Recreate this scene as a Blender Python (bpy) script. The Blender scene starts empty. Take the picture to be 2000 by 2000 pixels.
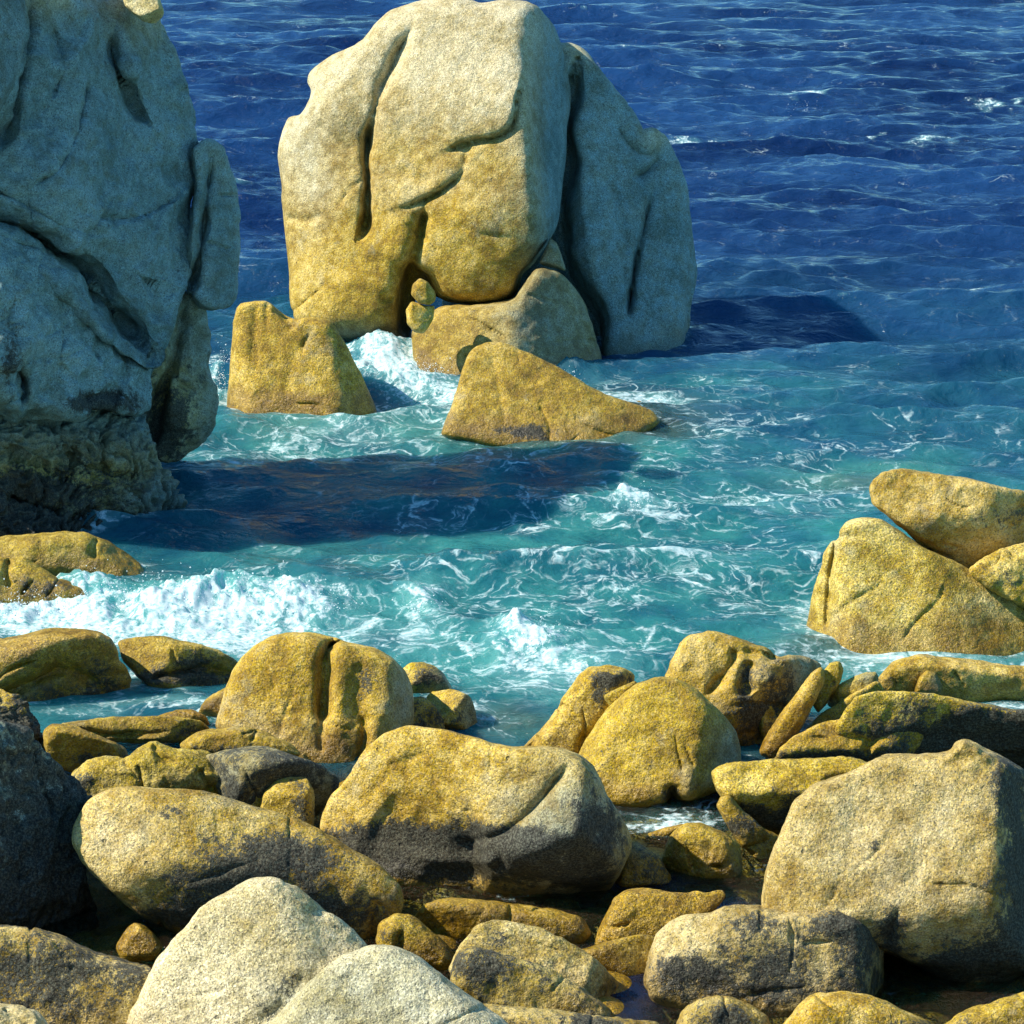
import bpy, math
import numpy as np
from mathutils import Vector

# ------------------------------------------------------------------ camera, sky, sun
scene = bpy.context.scene
F = 5144.0                      # focal length in pixels of the 2000 px photograph
CAMH = 10.0
TH = math.atan(1400.0 / F)      # pitch below the horizontal
cam_d = bpy.data.cameras.new("camera")
cam_d.sensor_width = 36.0
cam_d.lens = 36.0 * F / 2000.0
cam_d.clip_start = 0.5
cam_d.clip_end = 20000.0
cam = bpy.data.objects.new("camera", cam_d)
scene.collection.objects.link(cam)
cam.location = (0, 0, CAMH)
cam.rotation_euler = (math.pi / 2 - TH, 0, 0)
scene.camera = cam

SUN = Vector((-0.72, -0.08, 0.69)).normalized()
EL = math.asin(SUN.z)
ROT = math.atan2(SUN.x, SUN.y)
world = bpy.data.worlds.new("World")
scene.world = world
world.use_nodes = True
wn = world.node_tree
wn.nodes.clear()
wo = wn.nodes.new("ShaderNodeOutputWorld")
wb = wn.nodes.new("ShaderNodeBackground")
wb.inputs["Strength"].default_value = 0.115
sky = wn.nodes.new("ShaderNodeTexSky")
sky.sky_type = 'NISHITA'
sky.sun_disc = False
sky.sun_elevation = EL
sky.sun_rotation = ROT
sky.air_density = 1.0
sky.dust_density = 0.0
sky.ozone_density = 1.5
hs = wn.nodes.new("ShaderNodeMix")
hs.data_type = 'RGBA'; hs.blend_type = 'MULTIPLY'
hs.inputs[0].default_value = 1.0
hs.inputs[7].default_value = (0.50, 0.92, 1.12, 1)      # clear deep blue sky
wn.links.new(sky.outputs[0], hs.inputs[6])
wn.links.new(hs.outputs[2], wb.inputs[0])
wn.links.new(wb.outputs[0], wo.inputs[0])
sun_d = bpy.data.lights.new("sun", 'SUN')
sun_d.energy = 5.0
sun_d.angle = math.radians(0.5)
sun_d.color = (1.0, 0.93, 0.80)
sun = bpy.data.objects.new("sun", sun_d)
scene.collection.objects.link(sun)
sun.rotation_euler = SUN.to_track_quat('Z', 'Y').to_euler()
sun.location = (-20, -10, 30)
scene.view_settings.view_transform = 'Standard'
scene.view_settings.look = 'None'
scene.view_settings.exposure = 0.86
scene.view_settings.gamma = 1.0

CAM = np.array([0, 0, CAMH])
RIGHT = np.array([1.0, 0, 0])
FWD = np.array([0, math.cos(TH), -math.sin(TH)])
UP = np.array([0, math.sin(TH), math.cos(TH)])


def ground(px, py, z=0.0):
    """point at height z seen at a photograph pixel (arrays allowed)"""
    px = np.asarray(px, float); py = np.asarray(py, float)
    d = FWD + RIGHT * ((px - 1000) / F)[..., None] + UP * ((1000 - py) / F)[..., None]
    t = (z - CAMH) / d[..., 2]
    return CAM + d * t[..., None]


# ------------------------------------------------------------------ noise
def _hash(ix, iy, iz, seed):
    h = (ix * 374761393 + iy * 668265263 + iz * 2147483647 + seed * 1274126177) & 0xffffffff
    h = ((h ^ (h >> 13)) * 1274126177) & 0xffffffff
    h = ((h ^ (h >> 16)) * 2246822519) & 0xffffffff
    return ((h ^ (h >> 15)) & 0xffffff) / float(0xffffff) * 2 - 1


def vnoise(p, seed=0):
    i = np.floor(p).astype(np.int64)
    f = p - i
    f = f * f * f * (f * (f * 6 - 15) + 10)
    out = 0
    for dx in (0, 1):
        wx = f[:, 0] if dx else 1 - f[:, 0]
        for dy in (0, 1):
            wy = f[:, 1] if dy else 1 - f[:, 1]
            for dz in (0, 1):
                wz = f[:, 2] if dz else 1 - f[:, 2]
                out = out + wx * wy * wz * _hash(i[:, 0] + dx, i[:, 1] + dy, i[:, 2] + dz, seed)
    return out


ROTM = np.array([[0.36, 0.48, -0.8], [-0.8, 0.6, 0.0], [0.48, 0.64, 0.6]])


def fbm(p, octs=4, seed=0, gain=0.5, lac=2.03):
    a = 1.0; s = 0; q = p
    for o in range(octs):
        s = s + a * vnoise(q, seed + o * 17)
        q = (q @ ROTM.T) * lac + 3.7
        a *= gain
    return s


# ------------------------------------------------------------------ rock modelling
def chaikin(pts, n=2):
    p = np.array(pts, float)
    for _ in range(n):
        q = np.roll(p, -1, 0)
        p = np.stack([p * 0.86 + q * 0.14, p * 0.14 + q * 0.86], 1).reshape(-1, 2)
    return p


def seg_dist(P, poly, closed=True):
    """min distance from points P (n,2) to a polyline"""
    A = poly
    B = np.roll(poly, -1, 0) if closed else poly[1:]
    if not closed:
        A = poly[:-1]
    best = np.full(len(P), 1e9)
    for a, b in zip(A, B):
        ab = b - a
        t = np.clip(((P - a) @ ab) / (ab @ ab + 1e-9), 0, 1)
        q = P - a - t[:, None] * ab
        best = np.minimum(best, q[:, 0] ** 2 + q[:, 1] ** 2)
    return np.sqrt(best)


def seg_info(P, c):
    """distance, relative arc position and side (+1 left of travel, v up) for an open polyline"""
    L = np.linalg.norm(np.diff(c, axis=0), axis=1); cum = np.concatenate([[0], np.cumsum(L)])
    best = np.full(len(P), 1e18); al = np.zeros(len(P)); sd = np.zeros(len(P))
    for i in range(len(L)):
        ab = c[i + 1] - c[i]
        t = np.clip(((P - c[i]) @ ab) / (ab @ ab + 1e-9), 0, 1)
        q = P - c[i] - t[:, None] * ab
        d2 = q[:, 0] ** 2 + q[:, 1] ** 2
        m = d2 < best
        best[m] = d2[m]; al[m] = ((cum[i] + t * L[i]) / cum[-1])[m]
        cr = ab[0] * q[:, 1] - ab[1] * q[:, 0]
        sd[m] = np.tanh(cr / (np.linalg.norm(ab) + 1e-9) / 3.0)[m]
    return np.sqrt(best), al, sd


def inside(P, poly):
    x, y = P[:, 0], P[:, 1]
    c = np.zeros(len(P), bool)
    n = len(poly)
    for i in range(n):
        x1, y1 = poly[i]; x2, y2 = poly[(i + 1) % n]
        if y1 == y2:
            continue
        m = ((y1 > y) != (y2 > y)) & (x < (x2 - x1) * (y - y1) / (y2 - y1) + x1)
        c ^= m
    return c


def soft_dist(P, poly):
    """smooth inner distance: no medial ridges"""
    A = poly; B = np.roll(poly, -1, 0)
    L = np.linalg.norm(B - A, axis=1)
    S = []
    W = []
    step = max(L.sum() / 260.0, 1.5)
    for a, b, l in zip(A, B, L):
        n = max(1, int(l / step))
        t = (np.arange(n) + 0.5) / n
        S.append(a + (b - a) * t[:, None]); W.append(np.full(n, l / n))
    S = np.concatenate(S); W = np.concatenate(W)
    out = np.zeros(len(P))
    for s, w in zip(S, W):
        r2 = (P[:, 0] - s[0]) ** 2 + (P[:, 1] - s[1]) ** 2 + 1.0
        out += w / (r2 * np.sqrt(r2))
    return np.sqrt(2.0 / out), step


def surface_nets(f, o, h):
    """f: 3D field (positive inside) -> verts, quads"""
    s = f > 0
    nx, ny, nz = f.shape
    c = np.zeros((nx - 1, ny - 1, nz - 1), np.int8)
    for i in (0, 1):
        for j in (0, 1):
            for k in (0, 1):
                c += s[i:nx - 1 + i, j:ny - 1 + j, k:nz - 1 + k]
    act = (c > 0) & (c < 8)
    idx = np.full(act.shape, -1, np.int64)
    cells = np.argwhere(act)
    idx[act] = np.arange(len(cells))
    acc = np.zeros((len(cells), 3)); cnt = np.zeros(len(cells))
    corners = [(i, j, k) for i in (0, 1) for j in (0, 1) for k in (0, 1)]
    vals = {cc: f[cells[:, 0] + cc[0], cells[:, 1] + cc[1], cells[:, 2] + cc[2]] for cc in corners}
    for a in corners:
        for ax in range(3):
            if a[ax]:
                continue
            b = list(a); b[ax] = 1; b = tuple(b)
            va, vb = vals[a], vals[b]
            m = (va > 0) != (vb > 0)
            t = np.where(m, va / np.where(m, va - vb, 1), 0)
            p = np.tile(np.array(a, float), (len(cells), 1))
            p[:, ax] += t
            acc[m] += p[m]; cnt[m] += 1
    V = (cells + acc / cnt[:, None]) * h + o
    quads = []
    for ax in range(3):
        lo = [slice(0, -1)] * 3; hi = [slice(0, -1)] * 3
        b, c2 = [x for x in range(3) if x != ax]
        A = np.moveaxis(s, ax, 0); E = A[:-1] != A[1:]
        Z = A[:-1]
        I = np.moveaxis(idx, ax, 0)
        E = E[:, 1:-1, 1:-1]; Z = Z[:, 1:-1, 1:-1]
        w = np.argwhere(E)
        if not len(w):
            continue
        i, j, k = w[:, 0], w[:, 1] + 1, w[:, 2] + 1
        q = np.stack([I[i, j - 1, k - 1], I[i, j, k - 1], I[i, j, k], I[i, j - 1, k]], 1)
        flip = ~Z[E]
        if ax == 1:
            flip = ~flip
        q[flip] = q[flip][:, ::-1]
        quads.append(q)
    Q = np.concatenate(quads)
    return V, Q[(Q >= 0).all(1)]


def mesh_from(name, V, Q, attrs, smooth=True):
    me = bpy.data.meshes.new(name)
    me.vertices.add(len(V)); me.vertices.foreach_set("co", V.astype(np.float32).ravel())
    n = Q.shape[1]
    me.loops.add(Q.size); me.loops.foreach_set("vertex_index", Q.astype(np.int32).ravel())
    me.polygons.add(len(Q))
    me.polygons.foreach_set("loop_start", np.arange(0, Q.size, n, dtype=np.int32))
    me.polygons.foreach_set("loop_total", np.full(len(Q), n, np.int32))
    me.polygons.foreach_set("use_smooth", np.full(len(Q), smooth, bool))
    me.update(calc_edges=True)
    for k, a in attrs.items():
        at = me.attributes.new(k, 'FLOAT', 'POINT')
        at.data.foreach_set("value", a.astype(np.float32))
    return me


def vert_normals(V, Q):
    a = V[Q[:, 2]] - V[Q[:, 0]]; b = V[Q[:, 3]] - V[Q[:, 1]]
    n = np.cross(a, b)
    N = np.zeros_like(V)
    for c in range(4):
        for k in range(3):
            N[:, k] += np.bincount(Q[:, c], n[:, k], len(V))
    return N / (np.linalg.norm(N, axis=1)[:, None] + 1e-12)


def blob(px, py, L):
    s = np.zeros(len(px))
    for (cx, cy, rx, ry, a) in L:
        r = ((px - cx) / rx) ** 2 + ((py - cy) / ry) ** 2
        s += a * np.exp(-r * 0.75)
    return s


WATERLINE = []       # world xy of rock surface close to the sea level, for foam
seed_ctr = [0]


def rock(name, label, group, poly, yb, T=None, Tb=None, R=0.75, p=2.2, planes=(), facets=4,
         cracks=(), k=None, tone=0.0, dark=0.0, grey=0.0, wet=0.0, darks=(), tones=(), grey_and_shade=(),
         n1=1.0, n2=1.0, strata=0.0, cell=None, base=0.0, cat="boulder", ch=2, ztone=None, seed=None, lift=0.0, bumps=(), ncr=None):
    seed_ctr[0] += 1
    sd = seed_ctr[0] * 7 + 3 if seed is None else seed
    rng = np.random.RandomState(sd)
    P0 = chaikin(poly, ch)
    x0, y0 = P0.min(0); x1, y1 = P0.max(0)
    W, H = x1 - x0, y1 - y0
    size = math.sqrt(W * H)
    if T is None:
        T = 0.42 * min(W, H) + 0.12 * max(W, H)
    if Tb is None:
        Tb = T * 0.9
    cx, cy = (x0 + x1) / 2, (y0 + y1) / 2
    g = ground(cx, yb, base)
    Zg = float((g - CAM) @ FWD)
    Z = Zg * (1 + 0.55 * T / F) + lift
    s = Z / F
    C = CAM + Z * (FWD + RIGHT * (cx - 1000) / F + UP * (1000 - cy) / F)
    wd = CAM - C; wd = wd / np.linalg.norm(wd)
    h = cell or min(max(size / 105.0, 2.2), 4.6)
    pl = P0.copy(); pl[:, 0] -= cx; pl[:, 1] = cy - pl[:, 1]
    m = 4 * h + size * 0.02
    us = np.arange(-W / 2 - m, W / 2 + m, h); vs = np.arange(-H / 2 - m, H / 2 + m, h)
    ws = np.arange(-Tb - m, T + m + size * 0.06, h)
    U, Vv = np.meshgrid(us, vs, indexing='ij')
    G = np.stack([U.ravel(), Vv.ravel()], 1)
    sg = np.where(inside(G, pl), 1.0, -1.0)
    d = seg_dist(G, pl)
    ds, st = soft_dist(G, pl)
    t = np.clip((d - st * 0.7) / (st * 2.5), 0, 1)
    di = d * (1 - t) + ds * t
    dd = np.where(sg > 0, di, -d).reshape(U.shape)
    dmax = dd.max()
    Rr = R * dmax
    a = 1 - np.minimum(dd / Rr, 1.0)
    a = np.maximum(a, 0)
    ap = (a ** p)[:, :, None]
    w3 = ws[None, None, :]
    wn_ = np.where(w3 > 0, w3 / T, -w3 / Tb)
    sc = min(Rr, T, Tb)
    # gradient-corrected implicit
    q = (ap + wn_ ** p) ** (1.0 / p)
    f = (1 - q) * sc
    kk = (k if k is not None else 0.05 * size)

    def smin(A, B, kk):
        hh = np.clip(0.5 + 0.5 * (B - A) / kk, 0, 1)
        return B + (A - B) * hh - kk * hh * (1 - hh)
    for pln in planes:
        (ppx, ppy, w0, su, sv) = pln[:5]
        k2 = pln[5] if len(pln) > 5 else kk
        b = (w0 + su * (U - (ppx - cx)) + sv * (Vv - (cy - ppy)))[:, :, None] - w3
        b = b / math.sqrt(1 + su * su + sv * sv)
        f = smin(f, b, k2)
    for _ in range(facets):
        n = rng.normal(size=3); n[2] = abs(n[2]) + 0.35; n /= np.linalg.norm(n)
        sup = math.sqrt((n[0] * W / 2) ** 2 + (n[1] * H / 2) ** 2 + (n[2] * T) ** 2)
        cut = sup * rng.uniform(0.72, 0.9)
        b = cut - (n[0] * U + n[1] * Vv)[:, :, None] - n[2] * w3
        f = smin(f, b, kk)
    for (bx, by, rx, ry, am) in bumps:
        e = np.exp(-(((U - (bx - cx)) / rx) ** 2 + ((Vv - (cy - by)) / ry) ** 2))
        f = f + (am * e)[:, :, None] * np.clip(w3 / (0.3 * T) + 0.6, 0, 1)
    cracks = list(cracks)
    if size > 130:
        for _ in range(ncr if ncr is not None else (2 if size < 300 else 4)):
            a0 = rng.uniform(0, 6.28); l0 = size * rng.uniform(0.16, 0.42)
            c0 = np.array([cx + rng.uniform(-.32, .32) * W, cy + rng.uniform(-.32, .32) * H]); pts_ = [c0]
            for _k in range(4):
                a0 += rng.normal(0, 0.24)
                pts_.append(pts_[-1] + l0 / 4 * np.array([math.cos(a0), math.sin(a0)]))
            cracks.append((rng.uniform(3.5, 7.0), rng.uniform(1.7, 2.8), [tuple(q) for q in pts_], rng.uniform(-2.5, 2.5)))
    for cr in cracks:
        dep, wid, pts = cr[:3]
        led = cr[3] if len(cr) > 3 else 0
        c = np.array(pts, float); c[:, 0] -= cx; c[:, 1] = cy - c[:, 1]
        if len(c) > 2:
            for _ in range(2):
                mid = np.stack([c[:-1] * 0.75 + c[1:] * 0.25, c[:-1] * 0.25 + c[1:] * 0.75], 1).reshape(-1, 2)
                c = np.vstack([c[:1], mid, c[-1:]])
        wob = fbm(np.column_stack([G / (wid * 5 + 12), np.zeros(len(G))]), 2, sd + 5) * wid * 0.5
        dist, along, side = seg_info(G, c)
        tp = np.clip(np.minimum(along, 1 - along) / 0.16, 0, 1)
        tp = 0.25 + 0.75 * tp * tp * (3 - 2 * tp)
        dist = np.abs(dist + wob)
        e = (dep * tp * (0.72 * np.exp(-(dist / (wid * tp)) ** 1.6) + 0.28 * np.exp(-dist / (wid * 2.6)))).reshape(U.shape)
        if led:
            e = e - (abs(led) * tp * np.clip(side * np.sign(led) * 4, 0, 1) * np.exp(-(dist / 55.0) ** 2)).reshape(U.shape)
        f = f - e[:, :, None] * np.clip(w3 / (0.3 * T) + 0.7, 0, 1)
    V, Q = surface_nets(f, np.array([us[0], vs[0], ws[0]]), h)
    # displacement along the normal
    N = vert_normals(V, Q)
    big = size
    off = rng.uniform(-50, 50, 3)
    dsp = fbm(V / (big * 0.42) + off, 3, sd) * big * 0.020 * n1
    rid = 1 - 2 * np.abs(fbm(V / (big * 0.2) + off + 9, 3, sd + 31))
    dsp += (rid - 0.4) * big * 0.0045 * n2 + fbm(V / (22.0) + off, 3, sd + 77) * 1.15 * n2
    if strata:
        q = V + 0.25 * big * np.stack([fbm(V / (big * 0.3) + off, 3, sd + 3)] * 3, 1)
        st_ = q * np.array([1 / 70.0, 1 / 22.0, 1 / 60.0])
        dsp += (1 - 2 * np.abs(fbm(st_ + off, 4, sd + 8, 0.55))) * strata
    V = V + N * dsp[:, None]
    # despike: one laplacian pass
    cnt = np.zeros(len(V)); acc = np.zeros_like(V)
    for c in range(4):
        i = Q[:, c]
        for nb in (Q[:, (c + 1) % 4], Q[:, (c + 3) % 4]):
            cnt += np.bincount(i, minlength=len(V))
            for kx in range(3):
                acc[:, kx] += np.bincount(i, V[nb, kx], len(V))
    V = 0.6 * V + 0.4 * acc / cnt[:, None]
    px = V[:, 0] + cx; py = cy - V[:, 1]
    Wd = C + s * (V[:, :1] * RIGHT + V[:, 1:2] * UP + V[:, 2:3] * wd)
    nz = fbm(Wd * 1.7, 3, 5)
    A = {}
    tn = np.full(len(V), float(tone)) + blob(px, py, tones)
    if ztone:
        tn = tn + np.clip((Wd[:, 2] + nz * ztone[2] - ztone[0]) / (ztone[1] - ztone[0]), 0, 1)
    A["tone"] = np.clip(tn, 0, 1.3)
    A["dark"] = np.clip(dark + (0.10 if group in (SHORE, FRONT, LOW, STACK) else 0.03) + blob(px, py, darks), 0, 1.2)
    A["grey"] = np.clip(grey + blob(px, py, grey_and_shade), 0, 1.2)  # grey rock tone, plus shade painted on faces turned from the sun
    A["wet"] = np.clip(wet + np.clip((0.36 + 0.18 * nz - Wd[:, 2]) / 0.25, 0, 1), 0, 1)
    m = np.abs(Wd[:, 2]) < 0.09
    if m.any():
        WATERLINE.append(Wd[m][:, :2])
    org = np.array([C[0], C[1], max(Wd[:, 2].min(), -0.3)])
    me = mesh_from(name, Wd - org, Q, A)
    me.materials.append(MAT_ROCK)
    ob = bpy.data.objects.new(name, me)
    ob.location = org
    scene.collection.objects.link(ob)
    ob["label"] = label
    ob["category"] = cat
    ob["kind"] = "thing"
    if group:
        ob["group"] = group
    return ob


# ------------------------------------------------------------------ materials
class NT:
    def __init__(self, name):
        self.m = bpy.data.materials.new(name); self.m.use_nodes = True
        self.t = self.m.node_tree; self.t.nodes.clear()
        self.out = self.n("ShaderNodeOutputMaterial")

    def n(self, typ, **kw):
        nd = self.t.nodes.new(typ)
        for k, v in kw.items():
            setattr(nd, k, v)
        return nd

    def link(self, a, b):
        self.t.links.new(a, b)

    def put(self, sock, v):
        if hasattr(v, "is_output"):
            self.link(v, sock)
        else:
            if isinstance(v, tuple) and len(v) == 3 and sock.type == 'RGBA':
                v = (*v, 1)
            sock.default_value = v

    def math(self, op, a, b=0.0, c=None, clamp=False):
        nd = self.n("ShaderNodeMath", operation=op, use_clamp=clamp)
        self.put(nd.inputs[0], a); self.put(nd.inputs[1], b)
        if c is not None:
            self.put(nd.inputs[2], c)
        return nd.outputs[0]

    def attr(self, name):
        return self.n("ShaderNodeAttribute", attribute_name=name).outputs["Fac"]

    def noise(self, vec, scale, detail=3, rough=0.55, dist=0.0):
        nd = self.n("ShaderNodeTexNoise")
        self.put(nd.inputs["Vector"], vec)
        nd.inputs["Scale"].default_value = scale; nd.inputs["Detail"].default_value = detail
        nd.inputs["Roughness"].default_value = rough; nd.inputs["Distortion"].default_value = dist
        return nd.outputs[0]

    def ramp(self, v, a, b, to0=0.0, to1=1.0, smooth=True):
        nd = self.n("ShaderNodeMapRange", interpolation_type='SMOOTHSTEP' if smooth else 'LINEAR')
        self.put(nd.inputs[0], v)
        nd.inputs[1].default_value = a; nd.inputs[2].default_value = b
        nd.inputs[3].default_value = to0; nd.inputs[4].default_value = to1
        return nd.outputs[0]

    def mix(self, f, a, b, blend='MIX'):
        nd = self.n("ShaderNodeMix", data_type='RGBA', blend_type=blend)
        self.put(nd.inputs[0], f); self.put(nd.inputs[6], a); self.put(nd.inputs[7], b)
        return nd.outputs[2]

    def scale(self, vec, xyz):
        nd = self.n("ShaderNodeVectorMath", operation='MULTIPLY')
        self.put(nd.inputs[0], vec); nd.inputs[1].default_value = xyz
        return nd.outputs[0]


def rock_material():
    t = NT("granite")
    pos = t.n("ShaderNodeNewGeometry").outputs["Position"]
    nl = t.noise(pos, 0.9, 4, 0.6)
    nm = t.noise(pos, 5.0, 5, 0.65)
    nf = t.noise(pos, 17.0, 4, 0.7)
    gr = t.noise(pos, 46.0, 3, 0.75)
    sp = t.noise(pos, 90.0, 2, 0.6)
    tone = t.attr("tone"); dark = t.attr("dark"); grey = t.attr("grey"); wet = t.attr("wet")
    mm = t.ramp(t.math('ADD', t.math('MULTIPLY', nm, 0.6), t.math('MULTIPLY', nl, 0.5)), 0.38, 0.72)
    gold = t.mix(mm, (0.205, 0.125, 0.006), (0.52, 0.365, 0.036))
    gold = t.mix(t.ramp(nf, 0.55, 0.75, 0.0, 0.6), gold, (0.58, 0.46, 0.13))
    gold = t.mix(t.ramp(t.noise(pos, 1.5, 5, 0.7), 0.56, 0.66, 0, 0.42), gold, (0.27, 0.25, 0.15))
    pale = t.mix(mm, (0.37, 0.300, 0.125), (0.64, 0.55, 0.31))
    grey_shade_col = t.mix(mm, (0.075, 0.143, 0.138), (0.20, 0.30, 0.285))  # blue-grey rock tone that also puts the teal of shade into the colour
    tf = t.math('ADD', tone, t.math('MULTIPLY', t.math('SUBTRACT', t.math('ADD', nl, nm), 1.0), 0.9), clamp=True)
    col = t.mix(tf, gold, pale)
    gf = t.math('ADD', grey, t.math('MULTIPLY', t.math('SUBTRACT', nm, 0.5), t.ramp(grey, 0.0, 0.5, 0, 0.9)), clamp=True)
    col = t.mix(gf, col, grey_shade_col)
    # grain: pale quartz and dark mica
    g1 = t.ramp(gr, 0.30, 0.70, 0.60, 1.42, False)
    hsv = t.n("ShaderNodeHueSaturation")
    t.put(hsv.inputs["Color"], col); t.put(hsv.inputs["Value"], g1)
    col = hsv.outputs[0]
    col = t.mix(t.ramp(sp, 0.58, 0.68, 0, 0.65), col, t.mix(1.0, col, (1.5, 1.5, 1.9), 'MULTIPLY'))
    mv = t.n("ShaderNodeTexVoronoi", feature='F1'); t.link(pos, mv.inputs["Vector"]); mv.inputs["Scale"].default_value = 78.0
    mc = t.n("ShaderNodeSeparateColor"); t.link(mv.outputs["Color"], mc.inputs[0])
    hs2 = t.n("ShaderNodeHueSaturation"); t.put(hs2.inputs["Color"], col)
    oir = t.n("ShaderNodeObjectInfo").outputs["Random"]
    amp = t.ramp(t.math('FRACT', t.math('MULTIPLY', oir, 3.7)), 0.0, 1.0, 0.35, 1.25, False)
    t.put(hs2.inputs["Value"], t.math('ADD', 1.0, t.math('MULTIPLY', amp, t.ramp(mc.outputs[0], 0.0, 1.0, -0.34, 0.30, False)))); t.put(hs2.inputs["Saturation"], t.ramp(mc.outputs[1], 0.0, 1.0, 0.88, 1.12, False))
    oi = t.n("ShaderNodeObjectInfo").outputs["Random"]
    hs3 = t.n("ShaderNodeHueSaturation"); t.put(hs3.inputs["Color"], hs2.outputs[0])
    t.put(hs3.inputs["Hue"], t.ramp(oi, 0.0, 1.0, 0.493, 0.505, False))
    t.put(hs3.inputs["Value"], t.ramp(t.math('FRACT', t.math('MULTIPLY', oi, 7.31)), 0.0, 1.0, 0.84, 1.08, False))
    col = hs3.outputs[0]
    mica = t.math('MULTIPLY', t.ramp(mc.outputs[2], 0.90, 0.93), 0.6)
    col = t.mix(mica, col, (0.035, 0.035, 0.028))
    # black lichen that breaks up into specks, also painted shade in hollows and undercuts
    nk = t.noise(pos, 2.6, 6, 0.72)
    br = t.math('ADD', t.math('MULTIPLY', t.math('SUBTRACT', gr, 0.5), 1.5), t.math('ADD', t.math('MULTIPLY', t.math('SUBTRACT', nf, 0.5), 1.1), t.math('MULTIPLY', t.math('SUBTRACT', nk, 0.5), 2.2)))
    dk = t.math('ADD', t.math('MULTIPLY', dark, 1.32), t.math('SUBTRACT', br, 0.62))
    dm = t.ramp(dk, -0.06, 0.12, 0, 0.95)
    lich_shade = t.mix(t.ramp(gr, 0.42, 0.66), (0.008, 0.009, 0.008), (0.085, 0.09, 0.066))
    col = t.mix(dm, col, lich_shade)
    # sparse weathering pits
    pv = t.n("ShaderNodeTexVoronoi", feature='F1'); t.link(pos, pv.inputs["Vector"]); pv.inputs["Scale"].default_value = 3.3
    pit = t.math('MULTIPLY', t.ramp(pv.outputs["Distance"], 0.03, 0.085, 1, 0), t.ramp(nk, 0.50, 0.56))
    col = t.mix(t.math('MULTIPLY', pit, 0.6), col, (0.05, 0.045, 0.03))
    # wet foot: darker stain
    col = t.mix(t.math('MULTIPLY', wet, 0.7), col, t.mix(1.0, col, (0.55, 0.46, 0.30), 'MULTIPLY'))
    b = t.n("ShaderNodeBsdfPrincipled")
    t.put(b.inputs["Base Color"], col)
    t.put(b.inputs["Roughness"], t.ramp(wet, 0, 1, 0.86, 0.34, False))
    b.inputs["Specular IOR Level"].default_value = 0.35
    hgt = t.math('SUBTRACT', t.math('ADD', t.math('MULTIPLY', nf, 0.026), t.math('ADD', t.math('MULTIPLY', mc.outputs[0], 0.0035), t.math('MULTIPLY', nk, 0.085))), t.math('MULTIPLY', pit, 0.03))
    bp = t.n("ShaderNodeBump")
    bp.inputs["Strength"].default_value = 0.9; bp.inputs["Distance"].default_value = 1.0
    t.put(bp.inputs["Height"], hgt)
    t.link(bp.outputs[0], b.inputs["Normal"])
    t.link(b.outputs[0], t.out.inputs[0])
    return t.m


MAT_ROCK = rock_material()


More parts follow.
